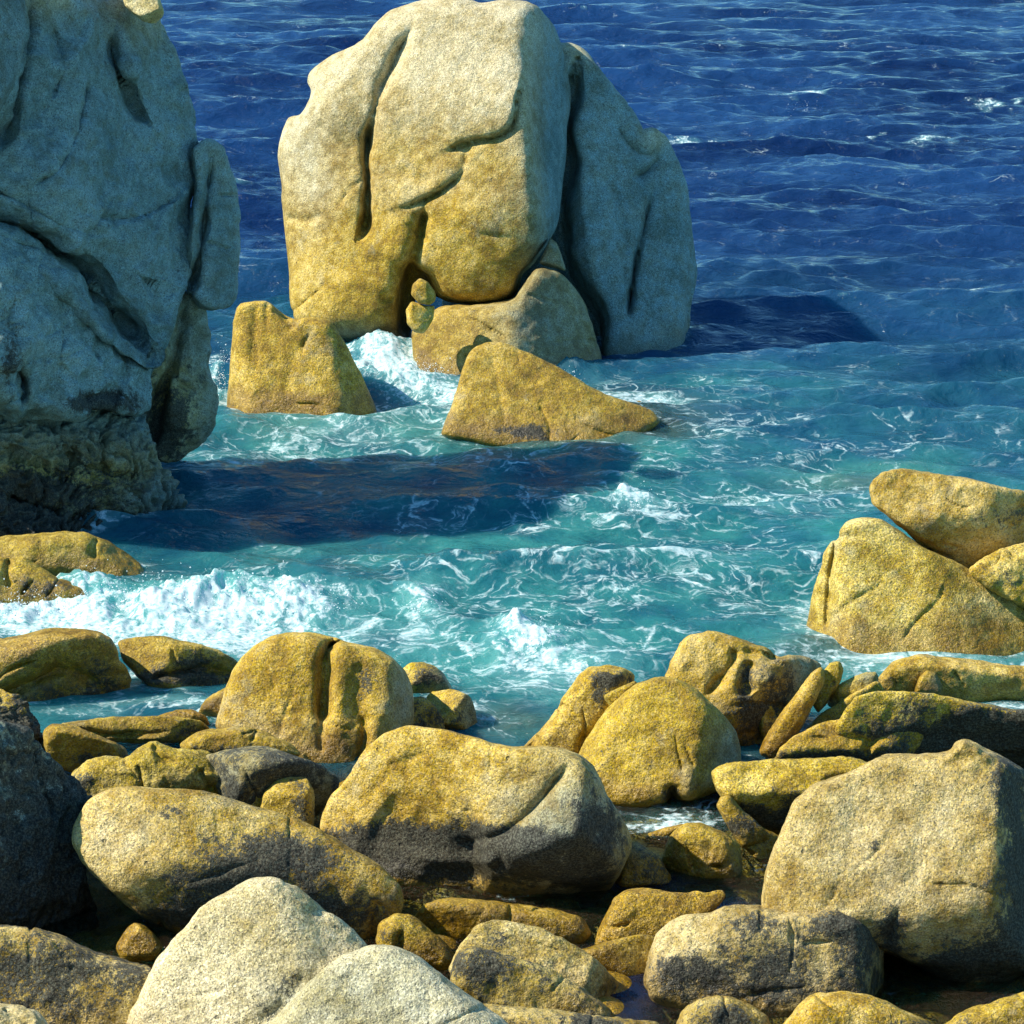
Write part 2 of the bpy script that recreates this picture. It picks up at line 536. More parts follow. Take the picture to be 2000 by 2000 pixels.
def sea_material():
    t = NT("sea_water")
    geo = t.n("ShaderNodeNewGeometry")
    pos = geo.outputs["Position"]
    foam = t.attr("foam"); lace = t.attr("lace"); teal = t.attr("teal"); clear = t.attr("clear"); sand = t.attr("sand")
    flat = t.scale(pos, (1, 1, 0))
    # body colour
    nl = t.noise(t.scale(flat, (0.10, 0.16, 0)), 1.0, 3)
    deep = t.mix(t.ramp(nl, 0.3, 0.7), (0.003, 0.014, 0.056), (0.009, 0.040, 0.118))
    shal = t.mix(t.ramp(t.noise(flat, 0.7, 4, 0.6), 0.3, 0.7), (0.007, 0.075, 0.105), (0.026, 0.165, 0.158))
    col = t.mix(teal, deep, shal)
    col = t.mix(sand, col, (0.13, 0.19, 0.10))
    col = t.mix(t.attr('pool'), col, (0.045, 0.040, 0.016))
    # foam lace
    warp = t.n("ShaderNodeTexNoise"); warp.inputs["Scale"].default_value = 1.3; warp.inputs["Detail"].default_value = 4
    t.link(flat, warp.inputs["Vector"])
    va = t.n("ShaderNodeVectorMath", operation='MULTIPLY_ADD')
    t.link(warp.outputs["Color"], va.inputs[0]); va.inputs[1].default_value = (1.3, 1.3, 0); t.link(flat, va.inputs[2])
    wv = va.outputs[0]

    def vor(scale):
        v = t.n("ShaderNodeTexVoronoi", feature='DISTANCE_TO_EDGE', voronoi_dimensions='2D')
        t.link(wv, v.inputs["Vector"]); v.inputs["Scale"].default_value = scale
        return v.outputs["Distance"]
    l1 = t.ramp(vor(1.3), 0.0, 0.06, 1, 0)
    l2 = t.ramp(vor(3.1), 0.0, 0.12, 1, 0)
    na = t.noise(wv, 0.85, 5, 0.65)
    nb = t.noise(wv, 4.5, 5, 0.7)
    nc = t.noise(flat, 14.0, 4, 0.7)
    lz = t.math('ADD', t.math('MULTIPLY', lace, 1.0), t.math('MULTIPLY', t.math('SUBTRACT', na, 0.5), 2.2))
    m1 = t.math('MULTIPLY', t.math('MAXIMUM', l1, t.math('MULTIPLY', l2, 0.7)), t.ramp(lz, 0.12, 0.62))
    m1 = t.math('MULTIPLY', m1, t.ramp(nb, 0.43, 0.62))
    lz2 = t.ramp(t.math('ADD', lz, t.math('MULTIPLY', t.math('SUBTRACT', nb, 0.5), 2.8)), 0.66, 1.2, 0, 0.8)
    m1 = t.math('MAXIMUM', m1, lz2)
    fz = t.math('ADD', foam, t.math('MULTIPLY', t.math('SUBTRACT', nb, 0.5), 2.3))
    fz = t.math('ADD', fz, t.math('MULTIPLY', t.math('SUBTRACT', nc, 0.5), 1.3))
    m2 = t.ramp(fz, 0.42, 0.95, 0, 0.93)
    m2 = t.math('MULTIPLY', m2, t.ramp(foam, 0.03, 0.15))
    mask = t.math('MAXIMUM', m1, m2, clamp=True)
    # milky aerated water around foam
    milk = t.math('MULTIPLY', t.ramp(t.math('ADD', foam, t.math('MULTIPLY', lace, 0.35)), 0.1, 0.9), 0.45)
    col = t.mix(milk, col, (0.14, 0.37, 0.35))
    b = t.n("ShaderNodeBsdfPrincipled")
    t.put(b.inputs["Base Color"], col)
    b.inputs["Roughness"].default_value = 0.10
    b.subsurface_method = 'BURLEY'
    b.inputs["Subsurface Weight"].default_value = 0.75
    b.inputs["Subsurface Radius"].default_value = (0.25, 0.9, 1.0)
    b.inputs["Subsurface Scale"].default_value = 0.9
    b.inputs["IOR"].default_value = 1.33
    t.put(b.inputs["Specular IOR Level"], t.math('ADD', 0.085, t.math('MULTIPLY', t.attr('pool'), 0.45)))
    bp = t.n("ShaderNodeBump")
    bp.inputs["Strength"].default_value = 1.0; bp.inputs["Distance"].default_value = 1.0
    sx = t.scale(flat, (0.8, 1.15, 0))
    h0 = t.noise(sx, 0.75, 4, 0.6, 0.5)
    h1 = t.noise(sx, 2.2, 5, 0.62, 0.4)
    h2 = t.noise(sx, 7.0, 3, 0.6, 0.3)
    hh = t.math('ADD', t.math('ADD', t.math('MULTIPLY', h1, 0.20), t.math('MULTIPLY', h0, 0.30)), t.math('MULTIPLY', h2, 0.035))
    t.put(bp.inputs["Height"], hh)
    t.link(bp.outputs[0], b.inputs["Normal"])
    # foam
    d = t.n("ShaderNodeBsdfPrincipled")
    t.put(d.inputs["Base Color"], t.mix(t.ramp(nc, 0.3, 0.7), (0.24, 0.44, 0.45), (0.64, 0.70, 0.68)))
    d.inputs["Roughness"].default_value = 0.7
    bf = t.n("ShaderNodeBump"); bf.inputs["Strength"].default_value = 0.8
    t.put(bf.inputs["Height"], t.math('ADD', t.math('MULTIPLY', nb, 0.12), t.math('MULTIPLY', nc, 0.06)))
    t.link(bf.outputs[0], d.inputs["Normal"])
    # clear shallows
    tr = t.n("ShaderNodeBsdfTransparent"); tr.inputs[0].default_value = (0.78, 0.88, 0.80, 1)
    fr = t.n("ShaderNodeFresnel"); fr.inputs[0].default_value = 1.33; t.link(bp.outputs[0], fr.inputs["Normal"])
    ms0 = t.n("ShaderNodeMixShader")
    t.put(ms0.inputs[0], t.math('MULTIPLY', clear, t.math('SUBTRACT', 1.0, fr.outputs[0])))
    t.link(b.outputs[0], ms0.inputs[1]); t.link(tr.outputs[0], ms0.inputs[2])
    ms = t.n("ShaderNodeMixShader")
    t.put(ms.inputs[0], mask)
    t.link(ms0.outputs[0], ms.inputs[1]); t.link(d.outputs[0], ms.inputs[2])
    t.link(ms.outputs[0], t.out.inputs[0])
    return t.m


MAT_SEA = sea_material()
# ------------------------------------------------------------------ the rocks
STACK = "granite blocks of the shaded sea stack"
ISLE = "granite blocks of the big island rock"
RIGHTC = "wedged blocks of the golden outcrop in the sea"
SHORE = "boulders along the wave-washed shore"
FRONT = "pale and lichened boulders nearest the viewer"
WASH = "low rocks awash in the surf"
LOW = "flat weathered slabs left of the twin dome"

# --- shaded stack
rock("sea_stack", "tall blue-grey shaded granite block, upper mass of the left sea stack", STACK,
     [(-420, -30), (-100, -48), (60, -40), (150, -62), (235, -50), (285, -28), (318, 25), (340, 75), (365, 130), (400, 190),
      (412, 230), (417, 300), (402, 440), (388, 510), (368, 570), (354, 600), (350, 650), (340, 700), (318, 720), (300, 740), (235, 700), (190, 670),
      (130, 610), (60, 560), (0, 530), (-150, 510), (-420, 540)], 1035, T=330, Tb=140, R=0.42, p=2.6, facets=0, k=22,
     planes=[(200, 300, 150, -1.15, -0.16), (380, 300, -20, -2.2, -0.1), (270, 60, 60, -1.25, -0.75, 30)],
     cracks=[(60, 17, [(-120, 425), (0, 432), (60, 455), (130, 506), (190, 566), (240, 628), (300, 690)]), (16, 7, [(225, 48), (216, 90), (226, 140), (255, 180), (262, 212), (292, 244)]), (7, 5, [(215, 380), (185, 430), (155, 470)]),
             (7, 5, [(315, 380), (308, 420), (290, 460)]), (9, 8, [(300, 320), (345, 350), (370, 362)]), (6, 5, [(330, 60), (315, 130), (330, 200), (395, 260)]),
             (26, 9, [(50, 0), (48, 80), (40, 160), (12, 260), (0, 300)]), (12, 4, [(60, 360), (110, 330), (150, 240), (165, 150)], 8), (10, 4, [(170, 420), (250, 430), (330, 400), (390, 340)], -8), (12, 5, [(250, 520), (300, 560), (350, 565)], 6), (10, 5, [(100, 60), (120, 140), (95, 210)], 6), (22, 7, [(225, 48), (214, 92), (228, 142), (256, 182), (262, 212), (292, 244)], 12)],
     bumps=[(252, 130, 26, 70, 14), (120, 330, 60, 90, 12), (330, 250, 40, 60, 10)], tone=0.25, grey=0.98, tones=[(285, 15, 60, 60, .8), (90, 0, 60, 40, .8)], grey_and_shade=[(285, 15, 60, 60, -.7), (85, -5, 60, 40, -.7)],  # paler, less grey tips paint sunlight on the crest
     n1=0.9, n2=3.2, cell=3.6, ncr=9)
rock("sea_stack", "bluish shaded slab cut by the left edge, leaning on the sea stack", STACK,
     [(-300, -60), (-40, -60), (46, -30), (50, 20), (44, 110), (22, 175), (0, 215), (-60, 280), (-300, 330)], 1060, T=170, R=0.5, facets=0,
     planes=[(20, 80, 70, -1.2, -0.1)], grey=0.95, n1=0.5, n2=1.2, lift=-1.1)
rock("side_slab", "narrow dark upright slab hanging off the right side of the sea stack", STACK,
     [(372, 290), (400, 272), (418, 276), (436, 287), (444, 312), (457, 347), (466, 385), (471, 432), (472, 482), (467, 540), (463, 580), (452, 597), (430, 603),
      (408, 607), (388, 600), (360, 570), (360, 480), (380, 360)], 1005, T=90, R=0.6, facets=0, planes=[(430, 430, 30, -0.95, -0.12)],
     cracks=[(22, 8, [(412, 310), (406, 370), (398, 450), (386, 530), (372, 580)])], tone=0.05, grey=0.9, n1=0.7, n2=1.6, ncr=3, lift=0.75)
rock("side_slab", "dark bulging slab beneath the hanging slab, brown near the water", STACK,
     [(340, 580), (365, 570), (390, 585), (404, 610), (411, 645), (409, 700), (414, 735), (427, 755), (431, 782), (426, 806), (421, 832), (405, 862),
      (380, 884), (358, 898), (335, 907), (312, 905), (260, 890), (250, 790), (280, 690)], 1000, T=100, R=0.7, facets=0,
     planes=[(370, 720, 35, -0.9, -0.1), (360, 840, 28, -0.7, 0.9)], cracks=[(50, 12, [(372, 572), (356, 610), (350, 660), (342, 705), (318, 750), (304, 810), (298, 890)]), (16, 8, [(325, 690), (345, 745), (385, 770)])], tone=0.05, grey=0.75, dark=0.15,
     darks=[(320, 830, 50, 70, .55)], grey_and_shade=[(330, 800, 50, 90, -.5)], n1=1.2, n2=2.2, ncr=4, lift=0.6)
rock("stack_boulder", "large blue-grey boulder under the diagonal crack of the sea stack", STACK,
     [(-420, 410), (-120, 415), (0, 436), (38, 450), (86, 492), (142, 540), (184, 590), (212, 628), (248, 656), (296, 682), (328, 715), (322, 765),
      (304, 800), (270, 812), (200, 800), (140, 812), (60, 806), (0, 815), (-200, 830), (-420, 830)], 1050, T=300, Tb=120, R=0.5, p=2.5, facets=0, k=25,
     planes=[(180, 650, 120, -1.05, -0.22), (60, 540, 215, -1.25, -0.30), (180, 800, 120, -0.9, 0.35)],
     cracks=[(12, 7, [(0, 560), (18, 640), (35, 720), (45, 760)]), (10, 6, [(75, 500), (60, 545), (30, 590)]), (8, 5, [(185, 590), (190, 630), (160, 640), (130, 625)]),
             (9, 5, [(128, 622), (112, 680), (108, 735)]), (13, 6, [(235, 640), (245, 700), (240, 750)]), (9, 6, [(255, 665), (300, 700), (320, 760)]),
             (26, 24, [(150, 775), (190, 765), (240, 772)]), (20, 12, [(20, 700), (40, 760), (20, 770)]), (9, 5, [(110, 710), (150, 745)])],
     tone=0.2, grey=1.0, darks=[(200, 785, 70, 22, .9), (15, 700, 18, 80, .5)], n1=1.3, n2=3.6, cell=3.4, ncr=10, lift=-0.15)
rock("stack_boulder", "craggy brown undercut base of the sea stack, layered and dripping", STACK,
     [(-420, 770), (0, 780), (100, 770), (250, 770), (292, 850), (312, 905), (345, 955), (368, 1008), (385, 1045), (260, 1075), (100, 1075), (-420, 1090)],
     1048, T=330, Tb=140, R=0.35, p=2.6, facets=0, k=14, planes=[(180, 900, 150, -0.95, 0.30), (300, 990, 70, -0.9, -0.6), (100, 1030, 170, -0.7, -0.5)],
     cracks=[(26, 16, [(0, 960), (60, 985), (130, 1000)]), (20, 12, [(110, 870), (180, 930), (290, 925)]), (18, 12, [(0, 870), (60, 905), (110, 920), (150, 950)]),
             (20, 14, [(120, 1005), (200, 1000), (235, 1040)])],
     tone=0.1, grey=0.5, dark=0.15, darks=[(60, 960, 160, 40, .5), (120, 1030, 150, 25, .6), (0, 1010, 60, 60, .5)], grey_and_shade=[(330, 985, 60, 50, .5), (200, 820, 300, 40, .5), (50, 930, 70, 25, -.5), (200, 930, 60, 20, -.4)],  # grey patch by the right foot paints the shaded cone
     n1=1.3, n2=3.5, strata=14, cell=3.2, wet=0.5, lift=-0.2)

rock("sunlit_tip_stone", "small cream stone added as the sunlit tip of the shaded sea stack", STACK,
     [(232, -45), (300, -35), (322, 26), (304, 60), (288, 44), (262, 28), (243, 10)], 1035, T=40, R=0.8, facets=1, planes=[(275, 10, 24, 0.2, -0.4)], tone=1.0, lift=0.35)  # cream stone added to stand in for the stack's sunlit tip

# --- island rock
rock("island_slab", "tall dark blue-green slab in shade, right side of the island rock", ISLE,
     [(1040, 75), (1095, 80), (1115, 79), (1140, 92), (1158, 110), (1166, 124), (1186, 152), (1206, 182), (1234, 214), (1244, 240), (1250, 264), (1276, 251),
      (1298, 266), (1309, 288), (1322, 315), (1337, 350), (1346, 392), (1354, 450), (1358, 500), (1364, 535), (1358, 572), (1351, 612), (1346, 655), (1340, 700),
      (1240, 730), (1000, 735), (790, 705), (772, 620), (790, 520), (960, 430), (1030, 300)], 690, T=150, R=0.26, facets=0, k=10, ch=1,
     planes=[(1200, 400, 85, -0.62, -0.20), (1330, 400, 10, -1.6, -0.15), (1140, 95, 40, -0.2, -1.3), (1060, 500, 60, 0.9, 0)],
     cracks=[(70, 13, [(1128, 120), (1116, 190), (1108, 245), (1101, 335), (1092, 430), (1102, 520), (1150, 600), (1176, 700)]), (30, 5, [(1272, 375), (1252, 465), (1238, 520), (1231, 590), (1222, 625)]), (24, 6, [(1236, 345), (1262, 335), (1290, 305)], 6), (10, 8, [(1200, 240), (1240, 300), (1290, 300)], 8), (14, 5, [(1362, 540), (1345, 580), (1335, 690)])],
     tone=0.45, grey=0.9, tones=[(1130, 95, 40, 25, .6), (1280, 268, 25, 20, .6)], grey_and_shade=[(1130, 95, 40, 25, -.7), (1280, 268, 25, 20, -.5)], n1=0.45, n2=0.9, lift=1.0)  # pale spots paint the sunlit tips, grey carries the slab's shade
rock("island_rock", "huge cream and gold rounded block, the main sunlit mass of the island rock", ISLE,
     [(560, 520), (556, 440), (551, 392), (546, 342), (540, 306), (544, 284), (552, 254), (562, 231), (585, 230), (602, 216), (617, 194), (618, 176), (605, 160),
      (607, 145), (622, 132), (652, 112), (690, 95), (712, 80), (735, 50), (762, 24), (812, 5), (850, -1), (858, -7), (904, -7), (914, -1), (936, 6), (976, 0),
      (1022, 4), (1054, 20), (1084, 55), (1102, 95), (1116, 140), (1122, 176), (1119, 212), (1108, 245), (1104, 290), (1101, 335), (1094, 400), (1086, 440),
      (1062, 482), (1042, 512), (1018, 534), (1011, 562), (996, 582), (970, 592), (930, 595), (880, 590), (850, 580), (828, 545), (818, 560), (806, 600),
      (803, 640), (796, 662), (778, 680), (742, 685), (702, 678), (680, 662), (640, 648), (585, 632), (574, 610), (566, 570)],
     700, T=250, R=0.5, p=2.3, facets=0, k=26,
     planes=[(800, 330, 165, 0.34, -0.10, 40), (1021, 300, 222, -2.3, -0.25, 14), (860, 60, 150, 0.1, -0.75, 50), (600, 330, 60, 1.0, -0.1, 40),
             (900, 540, 190, 0.12, 0.25, 30), (740, 655, 100, 0.1, 1.4, 20)],
     cracks=[(24, 9, [(806, 60), (772, 130), (748, 180), (736, 220), (724, 270), (716, 310)], 7), (46, 6, [(726, 240), (717, 300), (721, 345), (720, 400), (717, 440), (700, 468)]),
             (12, 16, [(800, 70), (770, 135), (735, 190)]),
             (17, 4, [(1014, 165), (1001, 200), (998, 240), (985, 262), (960, 272), (910, 280), (862, 300)], -9),
             (7, 5, [(912, 282), (906, 318), (896, 345)]), (16, 5, [(906, 330), (862, 372), (822, 392), (775, 406)], -9),
             (34, 13, [(829, 402), (823, 450), (810, 495), (800, 530)]), (58, 24, [(806, 500), (794, 550), (796, 610), (806, 660)]),
             (4, 3, [(926, 128), (930, 160), (955, 195)]), (6, 8, [(620, 240), (660, 280), (700, 300)]), (5, 9, [(780, 330), (810, 350), (850, 350)]),
             (4, 6, [(880, 430), (940, 455), (1005, 460)]), (12, 6, [(745, 575), (770, 580)]), (8, 9, [(560, 425), (600, 430), (640, 420)])],
     bumps=[(780, 480, 45, 90, 12), (900, 200, 120, 60, 14), (930, 430, 70, 70, 10), (640, 210, 50, 60, 12)],
     tone=0.0, ztone=(2.1, 5.2, 0.6), grey=0.0, grey_and_shade=[(700, 660, 110, 28, .7), (1088, 330, 50, 480, 1.1), (600, 300, 55, 110, .18)], tones=[(580, 330, 60, 110, .4), (870, 290, 140, 40, -.35)],  # grey patches paint shade on the right face and the overhanging foot
     n1=0.35, n2=0.8)
rock("island_boulder", "broad boulder under the island block, golden left and shadowed right", ISLE,
     [(812, 735), (806, 690), (806, 645), (832, 618), (862, 598), (940, 596), (1000, 585), (1028, 545), (1044, 527), (1060, 522), (1092, 530), (1118, 552),
      (1142, 592), (1157, 640), (1172, 690), (1178, 735), (1150, 760), (1000, 770), (880, 765)], 728, T=170, R=0.7, facets=0, k=25,
     planes=[(900, 660, 110, 0.42, -0.30), (1080, 640, 95, -0.75, -0.25)], tone=0.05, grey_and_shade=[(1080, 640, 90, 130, .6)], n1=0.5, n2=0.8, wet=0.35, lift=0.15)  # grey on the right paints the cast shadow into the rock colour
rock("chockstone", "small golden pebble-like stone, upper of the two jammed in the crevice", ISLE,
     [(803, 575), (806, 556), (820, 543), (835, 550), (850, 571), (851, 588), (838, 597), (818, 593)], 722, T=30, facets=1, n2=0.7, lift=-1.15)
rock("chockstone", "small golden stone, lower of the two jammed in the crevice", ISLE,
     [(793, 605), (803, 588), (815, 592), (830, 598), (850, 596), (847, 622), (836, 642), (825, 652), (808, 648), (795, 632)], 722, T=34, facets=1, n2=0.7, lift=-1.05)
rock("wedge_stone", "grey triangular wedge stone in the dark cleft of the island rock", ISLE,
     [(1052, 515), (1062, 490), (1074, 463), (1088, 473), (1099, 508), (1106, 530), (1080, 522)], 722, T=30, facets=1, grey=0.5, n2=0.7, lift=0.5)
rock("island_boulder", "low dark grey rock at the foot of the island, behind the surf", ISLE,
     [(680, 690), (730, 672), (790, 655), (812, 680), (822, 725), (760, 735), (700, 725)], 712, T=60, facets=2, grey=0.7, wet=0.5, lift=0.6)

# --- two golden rocks in front of the island
rock("wave_rock", "golden streaked stump of rock standing in foam left of the island", WASH,
     [(440, 815), (445, 760), (451, 690), (454, 640), (461, 602), (470, 590), (495, 586), (520, 585), (536, 594), (556, 612), (580, 621), (615, 622), (640, 630),
      (656, 646), (676, 672), (696, 712), (712, 746), (727, 778), (738, 815), (640, 835), (520, 840)], 798, T=110, R=0.6, facets=0, k=14,
     planes=[(560, 700, 62, 0.10, -0.22), (458, 700, 30, 1.6, 0.0), (700, 720, 35, -0.8, -0.3)],
     cracks=[(5, 8, [(500, 590), (498, 660), (496, 720)]), (4, 5, [(522, 590), (520, 660)]), (10, 9, [(535, 596), (556, 622), (576, 645)]), (5, 3, [(597, 660), (590, 682)]),
             (5, 14, [(610, 640), (570, 700), (560, 780)])], bumps=[(620, 640, 30, 22, 7)], tone=0.0, n1=0.45, n2=0.8, wet=0.12)
rock("wave_rock", "golden pyramid rock in the surf whose right flank slides underwater", WASH,
     [(862, 850), (868, 836), (882, 800), (894, 760), (906, 720), (916, 690), (932, 675), (956, 668), (986, 670), (1022, 685), (1062, 705), (1098, 723), (1120, 738),
      (1145, 755), (1180, 772), (1225, 787), (1275, 803), (1290, 826), (1220, 865), (1100, 890), (980, 885)], 848, T=120, R=0.75, facets=0, k=14,
     planes=[(930, 780, 62, 0.30, -0.45), (1050, 780, 70, -0.28, -0.55), (980, 840, 80, 0.0, -0.5)], cracks=[(4, 7, [(960, 690), (975, 760), (990, 830)])],
     tone=0.0, n1=0.6, n2=0.9, wet=0.15, darks=[(1030, 842, 70, 16, .6)])
rock("wave_rock", "flat brown shelf lying just under the water right of the pyramid rock", WASH,
     [(1020, 800), (1100, 770), (1200, 780), (1320, 795), (1350, 812), (1280, 840), (1130, 850), (1030, 850)], 830, T=50, facets=1, wet=1, dark=0.12, n1=2.2, n2=2, base=-0.34)

# --- golden outcrop right
rock("outcrop_block", "wide golden slanting block, lowest of the outcrop standing in the sea", RIGHTC,
     [(1568, 1262), (1573, 1228), (1581, 1190), (1591, 1140), (1601, 1108), (1611, 1078), (1626, 1056), (1637, 1056), (1642, 1038), (1656, 1018), (1690, 1010),
      (1722, 1013), (1742, 1026), (1800, 1066), (1870, 1098), (1950, 1148), (2060, 1205), (2160, 1240), (2160, 1290), (1900, 1300), (1680, 1300)], 1256, T=210, R=0.5, facets=0, k=18,
     planes=[(1720, 1130, 110, 0.10, -0.22), (1603, 1150, 45, 1.4, -0.1), (1960, 1200, 100, -0.5, -0.5)],
     cracks=[(13, 5, [(1636, 1055), (1627, 1105), (1620, 1150), (1615, 1245)]), (5, 5, [(1640, 1050), (1670, 1050)])], tone=0.12, tones=[(1920, 1190, 60, 40, .3)], n1=0.45, n2=0.9,
     ztone=(0.9, 2.6, 0.3), wet=0.08)
rock("outcrop_block", "golden wedge-shaped block perched on top of the outcrop", RIGHTC,
     [(1697, 956), (1702, 935), (1722, 920), (1756, 913), (1800, 919), (1860, 928), (1922, 943), (2000, 961), (2160, 985), (2160, 1060), (1990, 1068), (1930, 1084),
      (1902, 1106), (1886, 1113), (1850, 1105), (1790, 1062), (1732, 1014), (1706, 990)], 1248, T=110, R=0.55, facets=0, k=14,
     planes=[(1800, 990, 62, 0.18, -0.25), (1940, 1020, 66, -0.55, 0.25), (1780, 1050, 50, 0.05, 0.75)],
     cracks=[(9, 5, [(1706, 990), (1740, 1012), (1800, 1058), (1870, 1104)])], tone=0.15, darks=[(1960, 1020, 90, 40, .38)], n1=0.5, n2=1.6, lift=0.3)
rock("outcrop_block", "rough golden block at the right edge, under the perched wedge", RIGHTC,
     [(1888, 1116), (1930, 1086), (1990, 1065), (2080, 1055), (2160, 1060), (2160, 1230), (2060, 1212), (2000, 1190), (1944, 1157)], 1252, T=80, R=0.7, facets=1,
     planes=[(1960, 1130, 50, 0.1, 0.1)], tone=0.1, darks=[(1970, 1130, 60, 40, .3)], n2=1.8, lift=-0.15)

# --- low rocks below the stack
rock("surf_rock", "long golden rock below the sea stack with surf running over it", WASH,
     [(-160, 1075), (-40, 1055), (40, 1045), (100, 1040), (170, 1040), (212, 1055), (250, 1078), (276, 1100), (284, 1135), (262, 1160), (200, 1150), (120, 1130), (-160, 1130)],
     1118, T=70, R=0.8, facets=2, cracks=[(7, 6, [(190, 1050), (180, 1075), (185, 1095)])], wet=0.2, n1=0.9, tone=0.05)
rock("surf_rock", "brown and gold rock at the left edge, just behind the breaking wave", WASH,
     [(-160, 1090), (-40, 1085), (20, 1090), (50, 1088), (82, 1108), (112, 1130), (172, 1150), (180, 1180), (60, 1195), (-160, 1195)], 1168, T=60, facets=2,
     cracks=[(8, 6, [(20, 1090), (12, 1120), (20, 1150)])], darks=[(90, 1150, 50, 30, .5)], wet=0.3, n1=0.9, lift=-0.2)

# --- left shore
rock("shore_boulder", "wet glossy rounded boulder at the left edge in front of the breaker", SHORE,
     [(-160, 1265), (-60, 1255), (0, 1248), (40, 1240), (90, 1227), (140, 1226), (190, 1232), (216, 1246), (229, 1266), (232, 1288), (246, 1300), (258, 1325), (252, 1350),
      (225, 1368), (150, 1395), (60, 1410), (-160, 1410)], 1372, T=130, R=0.8, facets=1, planes=[(200, 1300, 55, -0.5, 0.5)],
     cracks=[(20, 12, [(-20, 1370), (50, 1340), (100, 1312), (130, 1308), (165, 1322), (195, 1345)])], wet=0.75, tone=0.05, darks=[(210, 1320, 60, 50, .35), (120, 1360, 90, 25, .45)], n1=0.7)
rock("shore_boulder", "pointed brown-gold boulder between the wet boulder and the twin dome", SHORE,
     [(228, 1252), (262, 1245), (310, 1241), (342, 1250), (392, 1258), (432, 1271), (470, 1292), (480, 1330), (440, 1350), (380, 1352), (290, 1348), (258, 1312), (238, 1288)],
     1338, T=80, R=0.8, facets=0, planes=[(290, 1285, 46, 0.5, -0.35), (360, 1290, 55, -0.45, 0.1)], cracks=[(14, 6, [(285, 1330), (340, 1312), (400, 1305), (460, 1315)])],
     wet=0.25, darks=[(390, 1305, 90, 28, .5), (360, 1330, 100, 14, .4)], n1=0.8)
rock("shore_boulder", "smooth golden twin dome boulder split by a vertical groove", SHORE,
     [(420, 1425), (440, 1352), (456, 1310), (476, 1284), (500, 1261), (530, 1244), (570, 1236), (616, 1237), (650, 1243), (674, 1254), (692, 1258), (732, 1266),
      (772, 1290), (792, 1312), (803, 1342), (807, 1375), (808, 1420), (780, 1470), (740, 1510), (690, 1530), (600, 1520), (480, 1470)], 1470, T=190, R=0.75, p=2.3, facets=0, k=25,
     planes=[(560, 1370, 140, 0.18, -0.25), (700, 1380, 150, -0.15, -0.12), (785, 1370, 95, -1.9, -0.1, 14)],
     cracks=[(34, 10, [(668, 1252), (642, 1262), (633, 1290), (634, 1330), (630, 1380), (626, 1420)]), (12, 10, [(626, 1410), (628, 1470)]),
             (14, 8, [(700, 1395), (712, 1420), (708, 1455), (690, 1490)]), (7, 16, [(705, 1290), (700, 1350), (690, 1420)])], bumps=[(660, 1370, 22, 90, 9), (728, 1420, 16, 40, 7)],
     darks=[(730, 1320, 30, 50, .42), (700, 1400, 14, 60, .35)], grey_and_shade=[(785, 1360, 28, 80, .5)], tones=[(500, 1430, 90, 35, .35), (630, 1480, 40, 40, .3)], n1=0.4, n2=0.9)  # grey on the right flank is painted shade
rock("shore_boulder", "brown boulder peeping out behind the right side of the twin dome", SHORE,
     [(770, 1330), (786, 1308), (802, 1295), (822, 1293), (850, 1300), (870, 1318), (884, 1350), (870, 1372), (800, 1375)], 1362, T=45, facets=2, darks=[(830, 1320, 40, 25, .5)], grey_and_shade=[(865, 1335, 20, 25, .5)])
rock("shore_boulder", "golden lump at the water channel, right of the twin dome", SHORE,
     [(830, 1360), (842, 1347), (865, 1346), (892, 1346), (917, 1357), (930, 1388), (934, 1420), (920, 1445), (870, 1445), (845, 1420)], 1425, T=50, facets=2, planes=[(915, 1390, 20, -1.3, 0)],
     darks=[(900, 1395, 20, 40, .4)], grey_and_shade=[(920, 1390, 18, 40, .5)])
rock("shore_boulder", "dark shaded lump tucked against the twin dome above the channel", SHORE,
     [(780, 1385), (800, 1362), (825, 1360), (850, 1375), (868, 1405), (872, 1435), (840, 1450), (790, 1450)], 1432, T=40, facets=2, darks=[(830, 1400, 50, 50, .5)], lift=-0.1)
rock("shore_boulder", "little golden rock at the water left of the twin dome", SHORE,
     [(385, 1395), (396, 1375), (412, 1358), (442, 1342), (470, 1345), (470, 1400), (420, 1415), (390, 1408)], 1400, T=30, facets=2)


rock("shore_slab", "long flat golden slab along the edge of the small tide pool", LOW,
     [(115, 1412), (160, 1405), (250, 1400), (330, 1398), (390, 1406), (415, 1424), (400, 1442), (330, 1452), (220, 1450), (130, 1445)], 1445, T=55, R=0.9, facets=2, cracks=[(6, 6, [(130, 1430), (250, 1436), (340, 1428)])], darks=[(370, 1430, 40, 16, .4)], base=0.15)
rock("shore_slab", "small brown ledge between the tide pool and the twin dome", LOW,
     [(290, 1408), (318, 1394), (345, 1385), (378, 1385), (402, 1400), (410, 1420), (350, 1428), (300, 1425)], 1416, T=26, facets=2, base=0.05)
rock("shore_slab", "blocky golden slab with a dark underside, beside the shaded crag", LOW,
     [(86, 1428), (104, 1414), (140, 1418), (200, 1438), (246, 1458), (258, 1486), (240, 1510), (160, 1515), (110, 1500), (90, 1468)], 1510, T=60, facets=2, planes=[(180, 1475, 26, 0, 0.8)],
     darks=[(190, 1482, 70, 16, .6)], base=0.25, n2=1.6)
rock("shore_slab", "low mossy hump just above the long lichened boulder", LOW,
     [(140, 1515), (165, 1490), (200, 1478), (236, 1480), (272, 1500), (314, 1535), (320, 1570), (200, 1580), (145, 1550)], 1575, T=55, facets=2, darks=[(260, 1520, 50, 25, .35), (160, 1530, 30, 30, .4)], base=0.25, n2=1.6)
